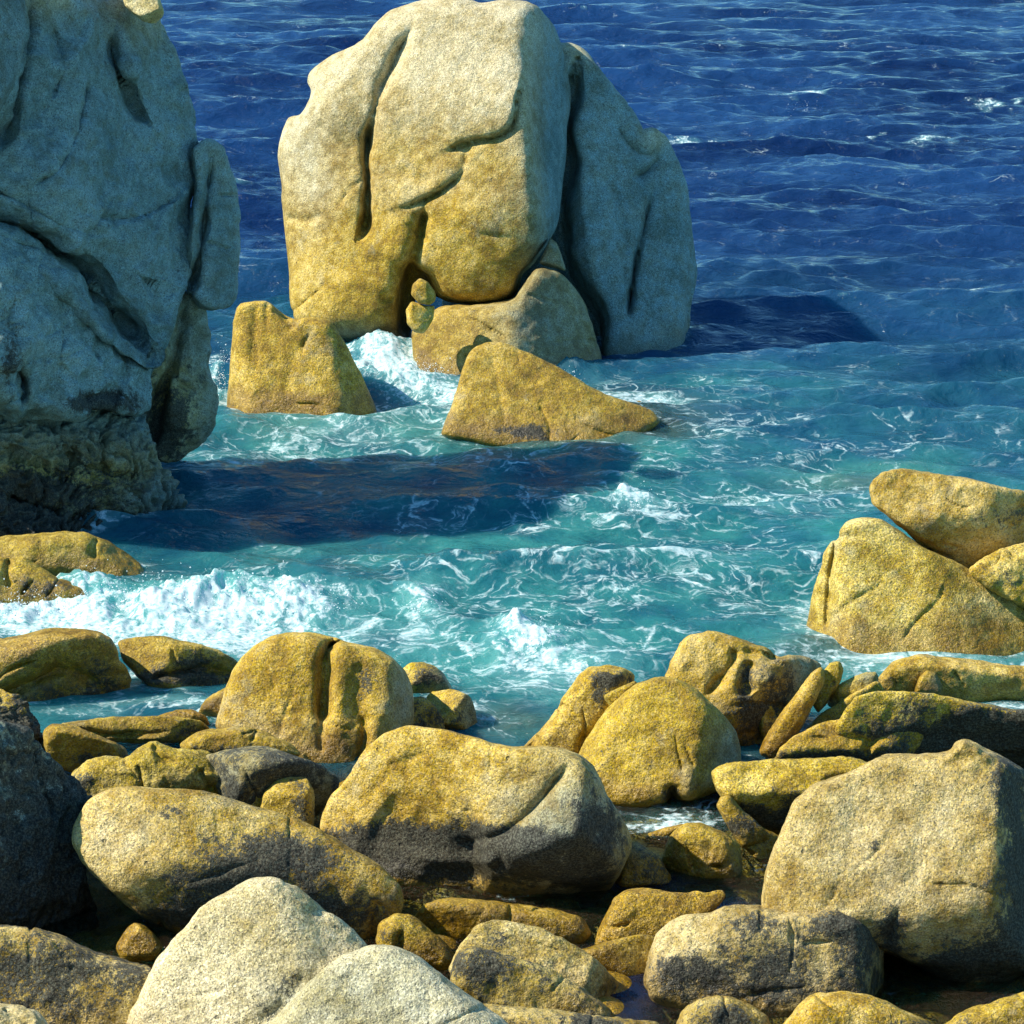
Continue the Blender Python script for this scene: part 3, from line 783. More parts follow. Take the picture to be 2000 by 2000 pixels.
rock("shore_slab", "knobbly golden slab in the middle of the flat slabs", LOW,
     [(235, 1490), (262, 1462), (300, 1445), (342, 1462), (400, 1463), (432, 1480), (462, 1512), (478, 1545), (450, 1590), (330, 1590), (262, 1540)], 1585, T=75, facets=2, cracks=[(9, 5, [(385, 1500), (400, 1525), (420, 1545)]), (7, 8, [(300, 1450), (310, 1480), (350, 1490)])],
     darks=[(440, 1520, 30, 40, .55)], base=0.2, n2=1.8, tones=[(350, 1530, 50, 25, .3)])
rock("shore_slab", "thin mossy slab lying against the foot of the twin dome", LOW,
     [(350, 1455), (378, 1436), (402, 1424), (452, 1417), (502, 1424), (562, 1448), (590, 1475), (530, 1492), (420, 1482), (362, 1472)], 1488, T=50, R=0.9, facets=1, darks=[(480, 1470, 90, 12, .5)], base=0.3)
rock("shore_slab", "dark arched slab in shade beneath the twin dome", LOW,
     [(395, 1480), (440, 1466), (490, 1460), (545, 1464), (592, 1480), (642, 1500), (676, 1512), (672, 1545), (640, 1600), (600, 1650), (540, 1650), (470, 1620), (430, 1560)], 1620, T=80, R=0.8, facets=1,
     planes=[(560, 1540, 30, -0.5, 0.9), (600, 1530, 30, -1.0, 0.2)], dark=0.45, grey=0.35, grey_and_shade=[(600, 1520, 40, 20, .4)], base=0.1)
rock("shore_boulder", "small golden cone, left of the two little stones by the arched slab", SHORE,
     [(458, 1570), (472, 1542), (486, 1518), (502, 1500), (524, 1497), (562, 1502), (584, 1512), (580, 1550), (540, 1600), (490, 1600)], 1600, T=45, facets=2, darks=[(545, 1512, 40, 10, .5)], base=0.15)
rock("shore_boulder", "small golden block, right of the two little stones by the arched slab", SHORE,
     [(506, 1585), (514, 1548), (540, 1525), (570, 1515), (600, 1517), (612, 1542), (615, 1580), (612, 1625), (560, 1640), (515, 1620)], 1632, T=50, facets=2, darks=[(585, 1570, 28, 45, .5)], base=0.1)

# --- shaded crag at the left edge
rock("shore_crag", "dark green-black shaded crag at the left edge above a black hollow", SHORE,
     [(-260, 1400), (-60, 1408), (0, 1418), (36, 1424), (62, 1444), (92, 1480), (122, 1502), (152, 1542), (182, 1568), (178, 1600), (160, 1630), (158, 1690), (180, 1760), (200, 1820),
      (120, 1880), (-260, 1880)], 1850, T=250, R=0.45, facets=0, k=14, planes=[(80, 1620, 60, -1.15, -0.2), (100, 1500, 40, -0.9, -0.35), (20, 1700, 130, -1.0, 0.3)],
     cracks=[(12, 7, [(60, 1450), (70, 1520), (100, 1600)]), (14, 9, [(0, 1560), (40, 1640), (30, 1740)])], grey=0.7, dark=0.5, darks=[(130, 1730, 90, 110, .6)], grey_and_shade=[(60, 1640, 50, 60, .2)],  # grey and black put the shade of crag and hollow into the colour
     strata=6, n1=1.5, n2=2.4)
rock("shore_crag", "jagged brown spur behind the shaded crag at the left edge", SHORE,
     [(-160, 1345), (-20, 1345), (30, 1353), (52, 1362), (62, 1395), (78, 1425), (95, 1455), (100, 1490), (60, 1500), (-160, 1500)], 1500, T=60, facets=3, dark=0.3, darks=[(70, 1420, 16, 50, .5), (10, 1405, 40, 20, .5)], n2=2.4, strata=4, base=0.2)

# --- centre foreground
rock("shore_boulder", "long golden boulder speckled with grey lichen, left foreground", SHORE,
     [(143, 1645), (149, 1610), (164, 1578), (190, 1554), (222, 1540), (262, 1535), (332, 1538), (402, 1545), (452, 1560), (502, 1580), (562, 1600), (612, 1617),
      (662, 1646), (712, 1676), (752, 1702), (778, 1726), (784, 1762), (775, 1800), (730, 1850), (600, 1860), (420, 1840), (335, 1818), (280, 1792), (220, 1742), (166, 1690)],
     1850, T=200, R=0.7, facets=0, k=26, planes=[(330, 1640, 130, 0.22, -0.30), (560, 1720, 140, -0.12, -0.05), (300, 1770, 110, 0.0, 0.55), (640, 1680, 120, -0.15, -0.6)],
     cracks=[(12, 10, [(735, 1750), (725, 1790), (725, 1840)]), (8, 9, [(640, 1720), (665, 1780), (690, 1830)]), (5, 14, [(540, 1620), (620, 1690), (690, 1740)])],
     darks=[(480, 1690, 130, 60, .5), (560, 1660, 90, 40, .3), (640, 1780, 110, 70, .55), (330, 1790, 110, 25, .6), (330, 1590, 25, 12, .45), (430, 1760, 80, 50, .35)], tone=0.15, tones=[(240, 1640, 80, 70, .3)], n1=0.6, n2=1.1)
rock("shore_boulder", "massive centre boulder, golden on top with a black hollow beneath", SHORE,
     [(612, 1622), (620, 1580), (640, 1545), (662, 1522), (692, 1480), (717, 1450), (747, 1426), (790, 1412), (832, 1415), (872, 1420), (922, 1435), (962, 1450),
      (1002, 1458), (1052, 1456), (1092, 1459), (1132, 1474), (1157, 1498), (1172, 1530), (1182, 1560), (1207, 1590), (1226, 1622), (1231, 1652), (1216, 1692),
      (1202, 1722), (1187, 1752), (1152, 1790), (1080, 1800), (960, 1795), (820, 1785), (760, 1750), (720, 1710), (680, 1668), (640, 1640)], 1788, T=230, R=0.5, facets=0, k=18,
     planes=[(860, 1540, 165, 0.10, -0.42), (880, 1640, 185, 0.0, 1.7, 26), (1110, 1600, 205, 0.55, -0.05, 14), (1122, 1600, 212, -1.5, -0.05, 12), (1080, 1720, 195, 0.1, 0.3)],
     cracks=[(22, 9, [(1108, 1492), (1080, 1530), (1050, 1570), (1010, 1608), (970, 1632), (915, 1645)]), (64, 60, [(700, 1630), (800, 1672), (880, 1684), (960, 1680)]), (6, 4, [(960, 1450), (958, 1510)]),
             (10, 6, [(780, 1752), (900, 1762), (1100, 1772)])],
     bumps=[(1040, 1700, 110, 70, 22)], darks=[(760, 1650, 120, 45, .8), (880, 1670, 150, 45, .9), (1000, 1640, 60, 22, .6), (1150, 1650, 60, 130, .55), (1040, 1690, 100, 60, .25)],  # black patches paint shade in the hollow and down the right side
     grey_and_shade=[(1080, 1640, 80, 120, .5), (1170, 1640, 50, 120, .4)], tones=[(1070, 1640, 60, 80, .4)], tone=0.08, n1=0.5, n2=1.1)  # greyer lower block, and shade painted on the right side
rock("shore_boulder", "tilted finger-like golden rock leaning on the pear-shaped boulder", SHORE,
     [(1005, 1490), (1016, 1465), (1036, 1443), (1060, 1420), (1088, 1385), (1096, 1365), (1120, 1335), (1130, 1315), (1152, 1301), (1186, 1297), (1222, 1302), (1244, 1318),
      (1236, 1345), (1205, 1380), (1180, 1410), (1150, 1450), (1130, 1500)], 1500, T=75, R=0.9, facets=1, darks=[(1205, 1325, 45, 16, .6), (1170, 1370, 16, 35, .6)],
     cracks=[(10, 5, [(1035, 1460), (1050, 1435)]), (9, 5, [(1090, 1390), (1105, 1375)])], lift=0.2)
rock("shore_boulder", "thin sliver of rock in the slot beside the pear-shaped boulder", SHORE,
     [(1172, 1375), (1180, 1358), (1205, 1345), (1240, 1330), (1245, 1338), (1215, 1362), (1190, 1385)], 1520, T=18, facets=1, lift=-0.05)
rock("shore_boulder", "pear-shaped golden boulder standing in the channel behind the centre boulder", SHORE,
     [(1115, 1500), (1138, 1455), (1170, 1405), (1202, 1370), (1242, 1336), (1282, 1322), (1322, 1325), (1357, 1345), (1387, 1375), (1412, 1400), (1437, 1430), (1447, 1460),
      (1449, 1490), (1442, 1512), (1405, 1545), (1365, 1562), (1320, 1580), (1250, 1590), (1180, 1575)], 1568, T=170, R=0.75, facets=1, k=22,
     planes=[(1260, 1450, 110, 0.22, -0.2), (1400, 1470, 85, -1.3, 0.1)], cracks=[(20, 12, [(1310, 1525), (1312, 1560), (1300, 1590)])], bumps=[(1345, 1540, 14, 30, 9)],
     grey_and_shade=[(1425, 1470, 35, 60, .6)], darks=[(1310, 1545, 22, 22, .5)], n1=0.5, n2=1.1)  # grey along the right edge paints the side turned from the sun
rock("shore_boulder", "lobed golden boulder at the back with mossy dark hollows, above the pear-shaped one", SHORE,
     [(1275, 1370), (1294, 1330), (1311, 1290), (1331, 1255), (1352, 1238), (1392, 1232), (1442, 1245), (1502, 1262), (1522, 1280), (1545, 1278), (1582, 1286), (1604, 1302),
      (1592, 1345), (1562, 1405), (1530, 1450), (1470, 1475), (1440, 1460), (1380, 1430), (1320, 1400)], 1462, T=140, R=0.7, facets=0, k=18,
     planes=[(1370, 1310, 80, 0.15, -0.25), (1470, 1390, 85, -0.6, 0.5), (1580, 1330, 40, -1.5, 0)],
     cracks=[(20, 9, [(1425, 1262), (1438, 1290), (1408, 1325), (1376, 1360)]), (18, 10, [(1468, 1290), (1452, 1330), (1460, 1360)]), (8, 7, [(1450, 1270), (1520, 1285)])],
     bumps=[(1490, 1330, 28, 25, 12), (1430, 1320, 18, 40, 8)], darks=[(1490, 1400, 70, 45, .6), (1455, 1330, 12, 30, .4), (1530, 1340, 40, 40, .35)], grey_and_shade=[(1570, 1310, 35, 40, .5)], n1=0.8, n2=1.4)
rock("shore_boulder", "small upright brown stone in the shaded nook of the lobed boulder", SHORE,
     [(1483, 1420), (1487, 1385), (1500, 1373), (1510, 1385), (1520, 1405), (1515, 1440), (1490, 1445)], 1450, T=20, facets=1, darks=[(1510, 1420, 16, 30, .4)], lift=-0.1)
FIN = "tilted golden rock fins"
rock("rock_fin", "longest of the tilted golden fins, leaning right from the water nook", FIN,
     [(1480, 1470), (1500, 1430), (1530, 1390), (1560, 1345), (1588, 1310), (1606, 1303), (1613, 1330), (1595, 1370), (1570, 1415), (1545, 1455), (1510, 1490)], 1480, T=38, R=0.9, facets=1, darks=[(1570, 1400, 20, 30, .4)])
rock("rock_fin", "small upright fin wedged behind the longest tilted fin", FIN,
     [(1585, 1375), (1592, 1330), (1612, 1305), (1620, 1293), (1640, 1290), (1649, 1308), (1642, 1330), (1615, 1375), (1598, 1395)], 1425, T=30, facets=1, darks=[(1620, 1350, 16, 25, .3)])
rock("rock_fin", "rounded grey-green fin highest of the tilted fins", FIN,
     [(1610, 1380), (1635, 1340), (1662, 1322), (1690, 1312), (1712, 1315), (1716, 1340), (1690, 1360), (1650, 1385)], 1420, T=32, facets=1, darks=[(1690, 1330, 30, 20, .35)], grey_and_shade=[(1700, 1330, 20, 20, .4)])
rock("rock_fin", "low golden fin lying in front of the other fins", FIN,
     [(1570, 1425), (1600, 1395), (1640, 1370), (1680, 1345), (1715, 1330), (1725, 1350), (1695, 1380), (1640, 1410), (1600, 1435)], 1440, T=30, facets=1)

rock("shore_slab", "long pale-gold low slab lapped by foam at the right edge", SHORE,
     [(1700, 1345), (1726, 1312), (1746, 1293), (1792, 1282), (1852, 1282), (1922, 1290), (2060, 1305), (2180, 1320), (2180, 1375), (1900, 1380), (1720, 1378)], 1362, T=70, R=0.9, facets=1, tone=0.15)
rock("shore_boulder", "round golden knob sitting in front of the low foam-lapped slab", SHORE,
     [(1785, 1355), (1793, 1322), (1810, 1306), (1832, 1314), (1842, 1340), (1840, 1362), (1800, 1370)], 1372, T=28, facets=1, grey_and_shade=[(1830, 1335, 14, 20, .4)])
rock("shore_boulder", "tiny dark-sided knob left of the round golden knob", SHORE,
     [(1716, 1345), (1722, 1322), (1736, 1315), (1748, 1325), (1750, 1345), (1735, 1355)], 1368, T=18, facets=1, darks=[(1742, 1332, 10, 14, .5)])
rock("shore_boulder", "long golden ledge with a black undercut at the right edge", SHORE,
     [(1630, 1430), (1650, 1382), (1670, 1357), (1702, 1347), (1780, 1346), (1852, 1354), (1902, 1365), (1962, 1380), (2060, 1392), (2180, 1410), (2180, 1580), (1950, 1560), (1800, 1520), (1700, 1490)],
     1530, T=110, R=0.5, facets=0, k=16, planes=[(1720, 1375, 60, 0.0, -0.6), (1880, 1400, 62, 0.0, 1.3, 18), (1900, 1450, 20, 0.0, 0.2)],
     cracks=[(45, 30, [(1800, 1450), (1900, 1460), (2060, 1480)])], darks=[(1880, 1460, 180, 60, 1.0), (2040, 1460, 130, 70, .9)], n2=1.6, base=0.1)  # black patches paint the shade under the overhang
rock("shore_boulder", "lumpy golden boulder in front of the black undercut ledge", SHORE,
     [(1505, 1490), (1540, 1446), (1580, 1420), (1640, 1400), (1702, 1389), (1762, 1389), (1795, 1402), (1806, 1430), (1797, 1458), (1772, 1485), (1725, 1515), (1660, 1505), (1560, 1500)],
     1512, T=85, R=0.75, facets=0, planes=[(1640, 1440, 50, 0.05, -0.5), (1640, 1475, 50, 0, 1.2), (1750, 1440, 55, -0.5, 0.2)], cracks=[(10, 6, [(1690, 1400), (1700, 1440), (1690, 1480)])],
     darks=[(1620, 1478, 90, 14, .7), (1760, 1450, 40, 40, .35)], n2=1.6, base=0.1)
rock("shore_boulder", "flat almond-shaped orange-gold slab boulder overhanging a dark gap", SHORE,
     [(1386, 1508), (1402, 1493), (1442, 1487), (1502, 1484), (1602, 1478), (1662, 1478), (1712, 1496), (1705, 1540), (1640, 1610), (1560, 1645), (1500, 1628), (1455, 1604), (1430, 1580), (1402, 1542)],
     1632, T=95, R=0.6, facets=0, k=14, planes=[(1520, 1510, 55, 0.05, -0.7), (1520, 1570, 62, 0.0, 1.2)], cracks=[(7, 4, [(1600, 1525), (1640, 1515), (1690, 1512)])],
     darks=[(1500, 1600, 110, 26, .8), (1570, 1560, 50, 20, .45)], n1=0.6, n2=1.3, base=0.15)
rock("shore_boulder", "thin greenish rock tongue under the almond-shaped slab", SHORE,
     [(1398, 1575), (1405, 1555), (1425, 1553), (1446, 1580), (1485, 1612), (1545, 1645), (1530, 1690), (1482, 1685), (1442, 1645), (1420, 1610)], 1680, T=35, facets=1, darks=[(1450, 1610, 40, 25, .5)])
rock("shore_boulder", "mossy golden boulder sitting in the middle of the rock pool", SHORE,
     [(1290, 1700), (1300, 1652), (1315, 1622), (1340, 1608), (1372, 1607), (1412, 1625), (1442, 1645), (1450, 1695), (1445, 1730), (1340, 1730), (1300, 1720)], 1706, T=70, R=0.8, facets=2, n2=1.4)
rock("shore_boulder", "small dark shaded stone between the centre boulder and the pool boulder", SHORE,
     [(1200, 1730), (1216, 1662), (1240, 1644), (1262, 1655), (1292, 1680), (1312, 1715), (1308, 1740), (1240, 1745)], 1728, T=50, facets=2, dark=0.3, grey_and_shade=[(1240, 1660, 30, 20, .4)])
rock("shore_slab", "flat dull rock just awash behind the mossy pool boulder", SHORE,
     [(1245, 1650), (1262, 1630), (1300, 1615), (1340, 1610), (1350, 1635), (1300, 1650)], 1640, T=22, facets=1, wet=0.7, base=-0.05)
rock("shore_boulder", "big pale-gold boulder with a crumbly knob on top, right foreground", SHORE,
     [(1484, 1780), (1494, 1712), (1510, 1670), (1531, 1620), (1556, 1570), (1592, 1540), (1642, 1515), (1692, 1490), (1732, 1474), (1792, 1475), (1832, 1470), (1857, 1468),
      (1866, 1452), (1880, 1447), (1904, 1454), (1920, 1464), (1952, 1474), (1992, 1498), (2060, 1560), (2130, 1680), (2130, 1850), (2040, 1895), (1992, 1905), (1942, 1932), (1902, 1936),
      (1842, 1917), (1782, 1887), (1732, 1860), (1640, 1840), (1520, 1820)], 1925, T=240, R=0.55, facets=0, k=24,
     planes=[(1720, 1660, 185, 0.18, -0.32), (1960, 1660, 190, -1.7, -0.1, 16), (1850, 1880, 150, 0.0, 0.9)],
     cracks=[(9, 7, [(1760, 1765), (1748, 1800), (1730, 1840)]), (4, 12, [(1700, 1500), (1680, 1580), (1660, 1640)]), (4, 14, [(1820, 1520), (1800, 1620), (1790, 1740)])],
     bumps=[(1885, 1468, 20, 16, 14), (1862, 1476, 9, 9, 9), (1905, 1474, 10, 9, 9), (1880, 1458, 8, 7, 7), (1920, 1486, 14, 10, 8), (1845, 1488, 12, 9, 6), (1895, 1500, 12, 14, 5), (1600, 1700, 60, 120, 10)], tone=0.30, darks=[(1990, 1760, 50, 200, .75), (1870, 1885, 130, 45, .75), (1965, 1520, 40, 60, .5), (1745, 1810, 25, 40, .5), (1710, 1652, 10, 12, .35)], tones=[(1730, 1660, 140, 120, .22)],
     n1=0.5, n2=1.3)
rock("shore_boulder", "boulder half black with lichen in front of the big pale-gold one", FRONT,
     [(1256, 1915), (1264, 1862), (1284, 1822), (1310, 1796), (1342, 1788), (1382, 1785), (1412, 1768), (1442, 1764), (1502, 1770), (1562, 1780), (1622, 1774), (1664, 1786),
      (1704, 1812), (1727, 1848), (1730, 1900), (1728, 1990), (1640, 2010), (1480, 2000), (1330, 1985), (1268, 1950)], 1962, T=130, R=0.55, facets=0, k=20,
     planes=[(1400, 1830, 92, 0.22, -0.45), (1480, 1900, 105, 0.02, 0.1), (1690, 1880, 85, -2.2, 0)], tone=0.45,
     darks=[(1480, 1910, 170, 60, .5), (1640, 1800, 70, 30, .6), (1480, 1800, 50, 25, .4), (1690, 1880, 50, 80, .4), (1340, 1900, 70, 40, .4)], n1=0.9, n2=1.6)
POOL = "golden stones lying in the near rock pool"
rock("pool_stone", "ochre saddle-shaped stone across the near rock pool", POOL,
     [(1155, 1850), (1184, 1782), (1196, 1756), (1222, 1740), (1262, 1736), (1302, 1745), (1382, 1743), (1416, 1733), (1422, 1750), (1380, 1790), (1320, 1830), (1260, 1870), (1180, 1865)],
     1842, T=60, R=0.8, facets=2, wet=0.2)
rock("pool_stone", "flat greenish stone under the centre boulder in the near pool", POOL,
     [(800, 1800), (830, 1766), (872, 1755), (942, 1756), (1022, 1768), (1082, 1775), (1132, 1790), (1155, 1825), (1130, 1850), (1000, 1845), (850, 1845)], 1836, T=60, R=0.8, facets=1, wet=0.25, darks=[(1080, 1815, 60, 25, .45)])
rock("pool_stone", "round brownish stone beside the pale split boulder", POOL,
     [(733, 1835), (745, 1802), (775, 1786), (806, 1790), (832, 1810), (872, 1840), (895, 1875), (870, 1905), (790, 1895), (742, 1865)], 1888, T=60, R=0.8, facets=1, wet=0.3, dark=0.12)
rock("pool_stone", "bright orange-gold stone at the blue end of the pool", POOL,
     [(1120, 1862), (1150, 1850), (1200, 1835), (1242, 1825), (1285, 1830), (1275, 1900), (1225, 1920), (1180, 1900)], 1896, T=45, facets=1, wet=0.3, lift=-0.05)
rock("pool_stone", "reddish-gold stone in the black hollow at left", POOL,
     [(225, 1850), (245, 1815), (262, 1800), (282, 1808), (305, 1828), (320, 1850), (300, 1875), (240, 1880)], 1880, T=35, facets=1, wet=0.5)
# --- nearest
rock("front_boulder", "black speckled boulder in the lower left corner", FRONT,
     [(-160, 1800), (0, 1805), (62, 1808), (122, 1825), (182, 1855), (242, 1875), (292, 1890), (312, 1915), (290, 2000), (270, 2140), (-160, 2140)], 2040, T=170, R=0.6, facets=1,
     tone=0.3, dark=0.40, darks=[(100, 1900, 120, 50, .15)], n1=0.8, n2=1.5)
rock("front_boulder", "pale beige boulder corner peeping in at the bottom left", FRONT,
     [(-160, 1950), (-60, 1955), (30, 1962), (82, 1982), (120, 2040), (140, 2180), (-160, 2180)], 2110, T=90, facets=1, tone=0.8, cracks=[(8, 6, [(0, 1970), (40, 1990), (60, 2010)])], n2=2, lift=-0.3)
rock("front_boulder", "tall cream-coloured rounded boulder at the bottom left", FRONT,
     [(235, 2120), (252, 1980), (285, 1920), (310, 1870), (342, 1830), (392, 1780), (452, 1740), (502, 1717), (532, 1713), (572, 1725), (612, 1755), (662, 1790), (702, 1830), (730, 1870),
      (760, 2000), (700, 2140), (400, 2180)], 2090, T=190, R=0.8, facets=0, planes=[(480, 1880, 130, 0.25, -0.25), (640, 1850, 120, -0.45, -0.45)], tone=1.1,
     cracks=[(6, 8, [(270, 1950), (300, 1970), (330, 2010)]), (7, 12, [(540, 1725), (590, 1765), (650, 1790)]), (10, 14, [(590, 1900), (560, 1960), (500, 2000)])], grey_and_shade=[(560, 1960, 60, 60, .3)], darks=[(540, 1960, 50, 60, .28), (600, 1890, 40, 40, .15)], n1=0.6, n2=1.2)
rock("front_boulder", "smooth pale grey-cream boulder at the bottom centre", FRONT,
     [(440, 2140), (500, 2035), (560, 1970), (622, 1900), (672, 1864), (722, 1845), (772, 1850), (822, 1873), (872, 1913), (932, 1955), (985, 1985), (1040, 2050), (1060, 2180), (480, 2200)],
     2130, T=170, R=0.8, facets=0, planes=[(740, 1960, 120, 0.12, -0.4)], tone=1.1, grey_and_shade=[(760, 1950, 250, 90, .3)], n1=0.5, n2=1.1, lift=-0.2)
rock("front_boulder", "grey-gold slab boulder leaning down into the blue pool", FRONT,
     [(872, 1900), (890, 1850), (920, 1810), (952, 1793), (992, 1793), (1052, 1810), (1112, 1840), (1172, 1880), (1224, 1922), (1222, 1950), (1170, 1975), (1080, 1990), (960, 1980)], 1968, T=80, R=0.75, facets=1, planes=[(1060, 1880, 52, -0.1, -0.5)],
     tone=0.42, darks=[(960, 1840, 50, 30, .35), (1200, 1930, 30, 25, .4)], n2=1.5)
rock("front_boulder", "dark lichened rock in front of the leaning grey-gold slab", FRONT,
     [(876, 1925), (894, 1865), (920, 1850), (992, 1865), (1062, 1882), (1132, 1922), (1195, 1970), (1210, 2010), (1100, 2030), (960, 2020)], 2010, T=70, R=0.75, facets=1, tone=0.25, dark=0.3, darks=[(940, 1890, 60, 30, .35)], n2=1.6)
rock("front_boulder", "low brown-grey rock along the bottom edge below the blue pool", FRONT,
     [(900, 1960), (1000, 1962), (1102, 1976), (1202, 1986), (1275, 1992), (1340, 2040), (1340, 2160), (920, 2160)], 2100, T=80, R=0.8, facets=1, tone=0.3, dark=0.15, darks=[(1150, 2000, 80, 16, .4)], n2=1.7)
rock("front_boulder", "dark cap-shaped boulder at the bottom edge with a yellow rim", FRONT,
     [(1315, 2020), (1332, 1970), (1370, 1946), (1422, 1944), (1462, 1960), (1502, 1985), (1530, 2060), (1500, 2140), (1320, 2140)], 2080, T=70, R=0.75, facets=1, tone=0.3, darks=[(1420, 1990, 60, 40, .6)], n2=1.5)
rock("front_boulder", "orange-gold rounded boulder at the bottom edge, right of the dark cap", FRONT,
     [(1515, 2040), (1532, 1998), (1562, 1962), (1592, 1941), (1642, 1936), (1692, 1940), (1742, 1960), (1802, 1990), (1865, 2050), (1870, 2160), (1520, 2160)], 2100, T=90, R=0.75, facets=1, tone=0.1, darks=[(1790, 2010, 60, 25, .6)])
rock("front_boulder", "mossy yellow-green stone in the lower right corner", FRONT,
     [(1830, 2010), (1880, 1975), (1930, 1958), (1990, 1940), (2080, 1920), (2160, 1930), (2160, 2120), (1850, 2120)], 2060, T=70, facets=2, dark=0.2, n2=1.6)
# ------------------------------------------------------------------ sea, sea bed
def grid_mesh(X, Y, Z):
    n, m = X.shape
    V = np.stack([X.ravel(), Y.ravel(), Z.ravel()], 1)
    i = np.arange(n * m).reshape(n, m)
    Q = np.stack([i[:-1, :-1].ravel(), i[1:, :-1].ravel(), i[1:, 1:].ravel(), i[:-1, 1:].ravel()], 1)
    return V, Q


def build_sea():
    # fan-shaped sheet: fine near the shore, coarse towards the horizon
    py = np.concatenate([np.linspace(2900, 2130, 60)[:-1], np.arange(2130, 640, -2.4), np.arange(640, -70, -1.15), np.array([-80, -100, -130, -160, -190, -220, -250, -280, -310, -335, -355, -370, -380, -387, -392, -395.5])])
    g = ground(np.full(len(py), 1000.0), py)
    d = g[:, 1]
    ax = np.concatenate([np.linspace(-1.1, -0.262, 60)[:-1], np.linspace(-0.262, 0.262, 900), np.linspace(0.262, 1.1, 60)[1:]])
    D, A = np.meshgrid(d, ax, indexing='ij')
    PY, _ = np.meshgrid(py, ax, indexing='ij')
    X = D * A; Y = D.copy()
    PX = 1000 + A * D * F / (D * math.cos(TH) + CAMH * math.sin(TH))
    n, m = X.shape
    x = X.ravel(); y = Y.ravel(); px = PX.ravel(); pyf = PY.ravel()
    rng = np.random.RandomState(11)
    # distance calming: pools in front are still, open sea is choppy
    open_ = np.clip((y - 25.5) / 6.0, 0.04, 1)
    near = np.clip((y - 23.2) / 2.0, 0.0, 1)
    h = np.zeros(n * m); hx = np.zeros(n * m); hy = np.zeros(n * m)
    step = np.maximum(np.abs(np.gradient(D, axis=0)).ravel(), 0.02)
    for i in range(90):
        lam = 0.5 * (11.0 / 0.5) ** (rng.rand())
        kk = 2 * math.pi / lam
        th = rng.normal(-1.75, 0.55)
        amp = 0.0088 * lam ** 0.93 * rng.uniform(0.4, 1.2)
        if lam > 3.5:
            amp = amp * np.where(y > 50, 0.75, 0.45)
        kx, ky = kk * math.cos(th), kk * math.sin(th)
        ph = kx * x + ky * y + rng.rand() * 6.28
        wt = np.clip(lam / (step * 2.2) - 1, 0, 1) * amp
        wt = wt * (open_ if lam > 1.0 else np.clip(open_ + 0.1 * near, 0, 1))
        h += wt * np.sin(ph)
        c = wt * np.cos(ph) * 0.9
        hx += c * math.cos(th); hy += c * math.sin(th)
    P2 = np.column_stack([x, y, np.zeros_like(x)])
    sub = y < 140
    nA = np.zeros_like(x); nB = np.zeros_like(x); nC = np.zeros_like(x)
    nA[sub] = fbm(P2[sub] * 0.45, 4, 3); nB[sub] = fbm(P2[sub] * 2.2, 4, 8); nC[sub] = fbm(P2[sub] * 6.5, 3, 9)
    # --- zones named by where they lie (photo pixel ellipses on the sea surface)
    def zone(L):
        s = np.zeros_like(px)
        wx = px + nA * 30 + nB * 14; wy = pyf + nA * 9 + nB * 6
        for (cx, cy, rx, ry, am) in L:
            r = ((wx - cx) / rx) ** 2 + ((wy - cy) / ry) ** 2
            s = np.maximum(s, am * np.exp(-r * 0.9))
        return s
    churn = zone([(120, 1195, 260, 34, 1.0), (380, 1195, 280, 42, 1.0), (560, 1195, 150, 30, .8), (780, 740, 110, 40, 1.0), (820, 1190, 60, 30, .5), (1030, 1265, 110, 34, .85), (1180, 1320, 100, 26, .4),
                  (1230, 985, 50, 12, .6), (1090, 722, 60, 20, .7), (430, 740, 20, 60, .7)])
    foam = zone([(180, 1228, 280, 26, .95), (470, 1240, 200, 30, .95), (100, 1200, 260, 40, 1.0), (380, 1210, 260, 52, 1.0), (560, 1190, 120, 34, .9), (640, 1235, 100, 26, .6), (790, 735, 95, 42, 1.0), (860, 770, 60, 24, .8), (830, 1185, 40, 34, .75),
                 (820, 1250, 55, 30, .55), (1035, 1262, 70, 30, 1.0), (1090, 1300, 120, 26, .75), (1180, 1345, 120, 26, .6), (1240, 985, 36, 12, .85), (1120, 1240, 80, 16, .5),
                 (1150, 745, 80, 16, .75), (600, 800, 180, 12, .55), (700, 830, 150, 16, .5), (430, 745, 18, 50, .8), (470, 880, 80, 14, .45), (1800, 1280, 260, 30, .62), (1950, 1370, 120, 18, .7), (1480, 1180, 40, 12, .5), (1740, 1265, 150, 14, .5),
                 (1580, 1172, 30, 14, .8), (1290, 1598, 120, 22, .75), (300, 1365, 140, 12, .5), (150, 1385, 80, 10, .4), (130, 1075, 90, 18, .6), (70, 1160, 90, 18, .6), (1450, 1470, 40, 10, .5), (980, 1400, 60, 14, .3),
                 (1560, 190, 60, 6, .95), (1950, 195, 60, 6, .8), (1340, 268, 70, 9, .85), (1820, 272, 70, 7, .75), (1700, 268, 90, 5, .6), (1880, 570, 70, 9, .75), (1640, 585, 60, 7, .65), (1400, 370, 50, 6, .3), (1460, 980, 80, 12, .5)])
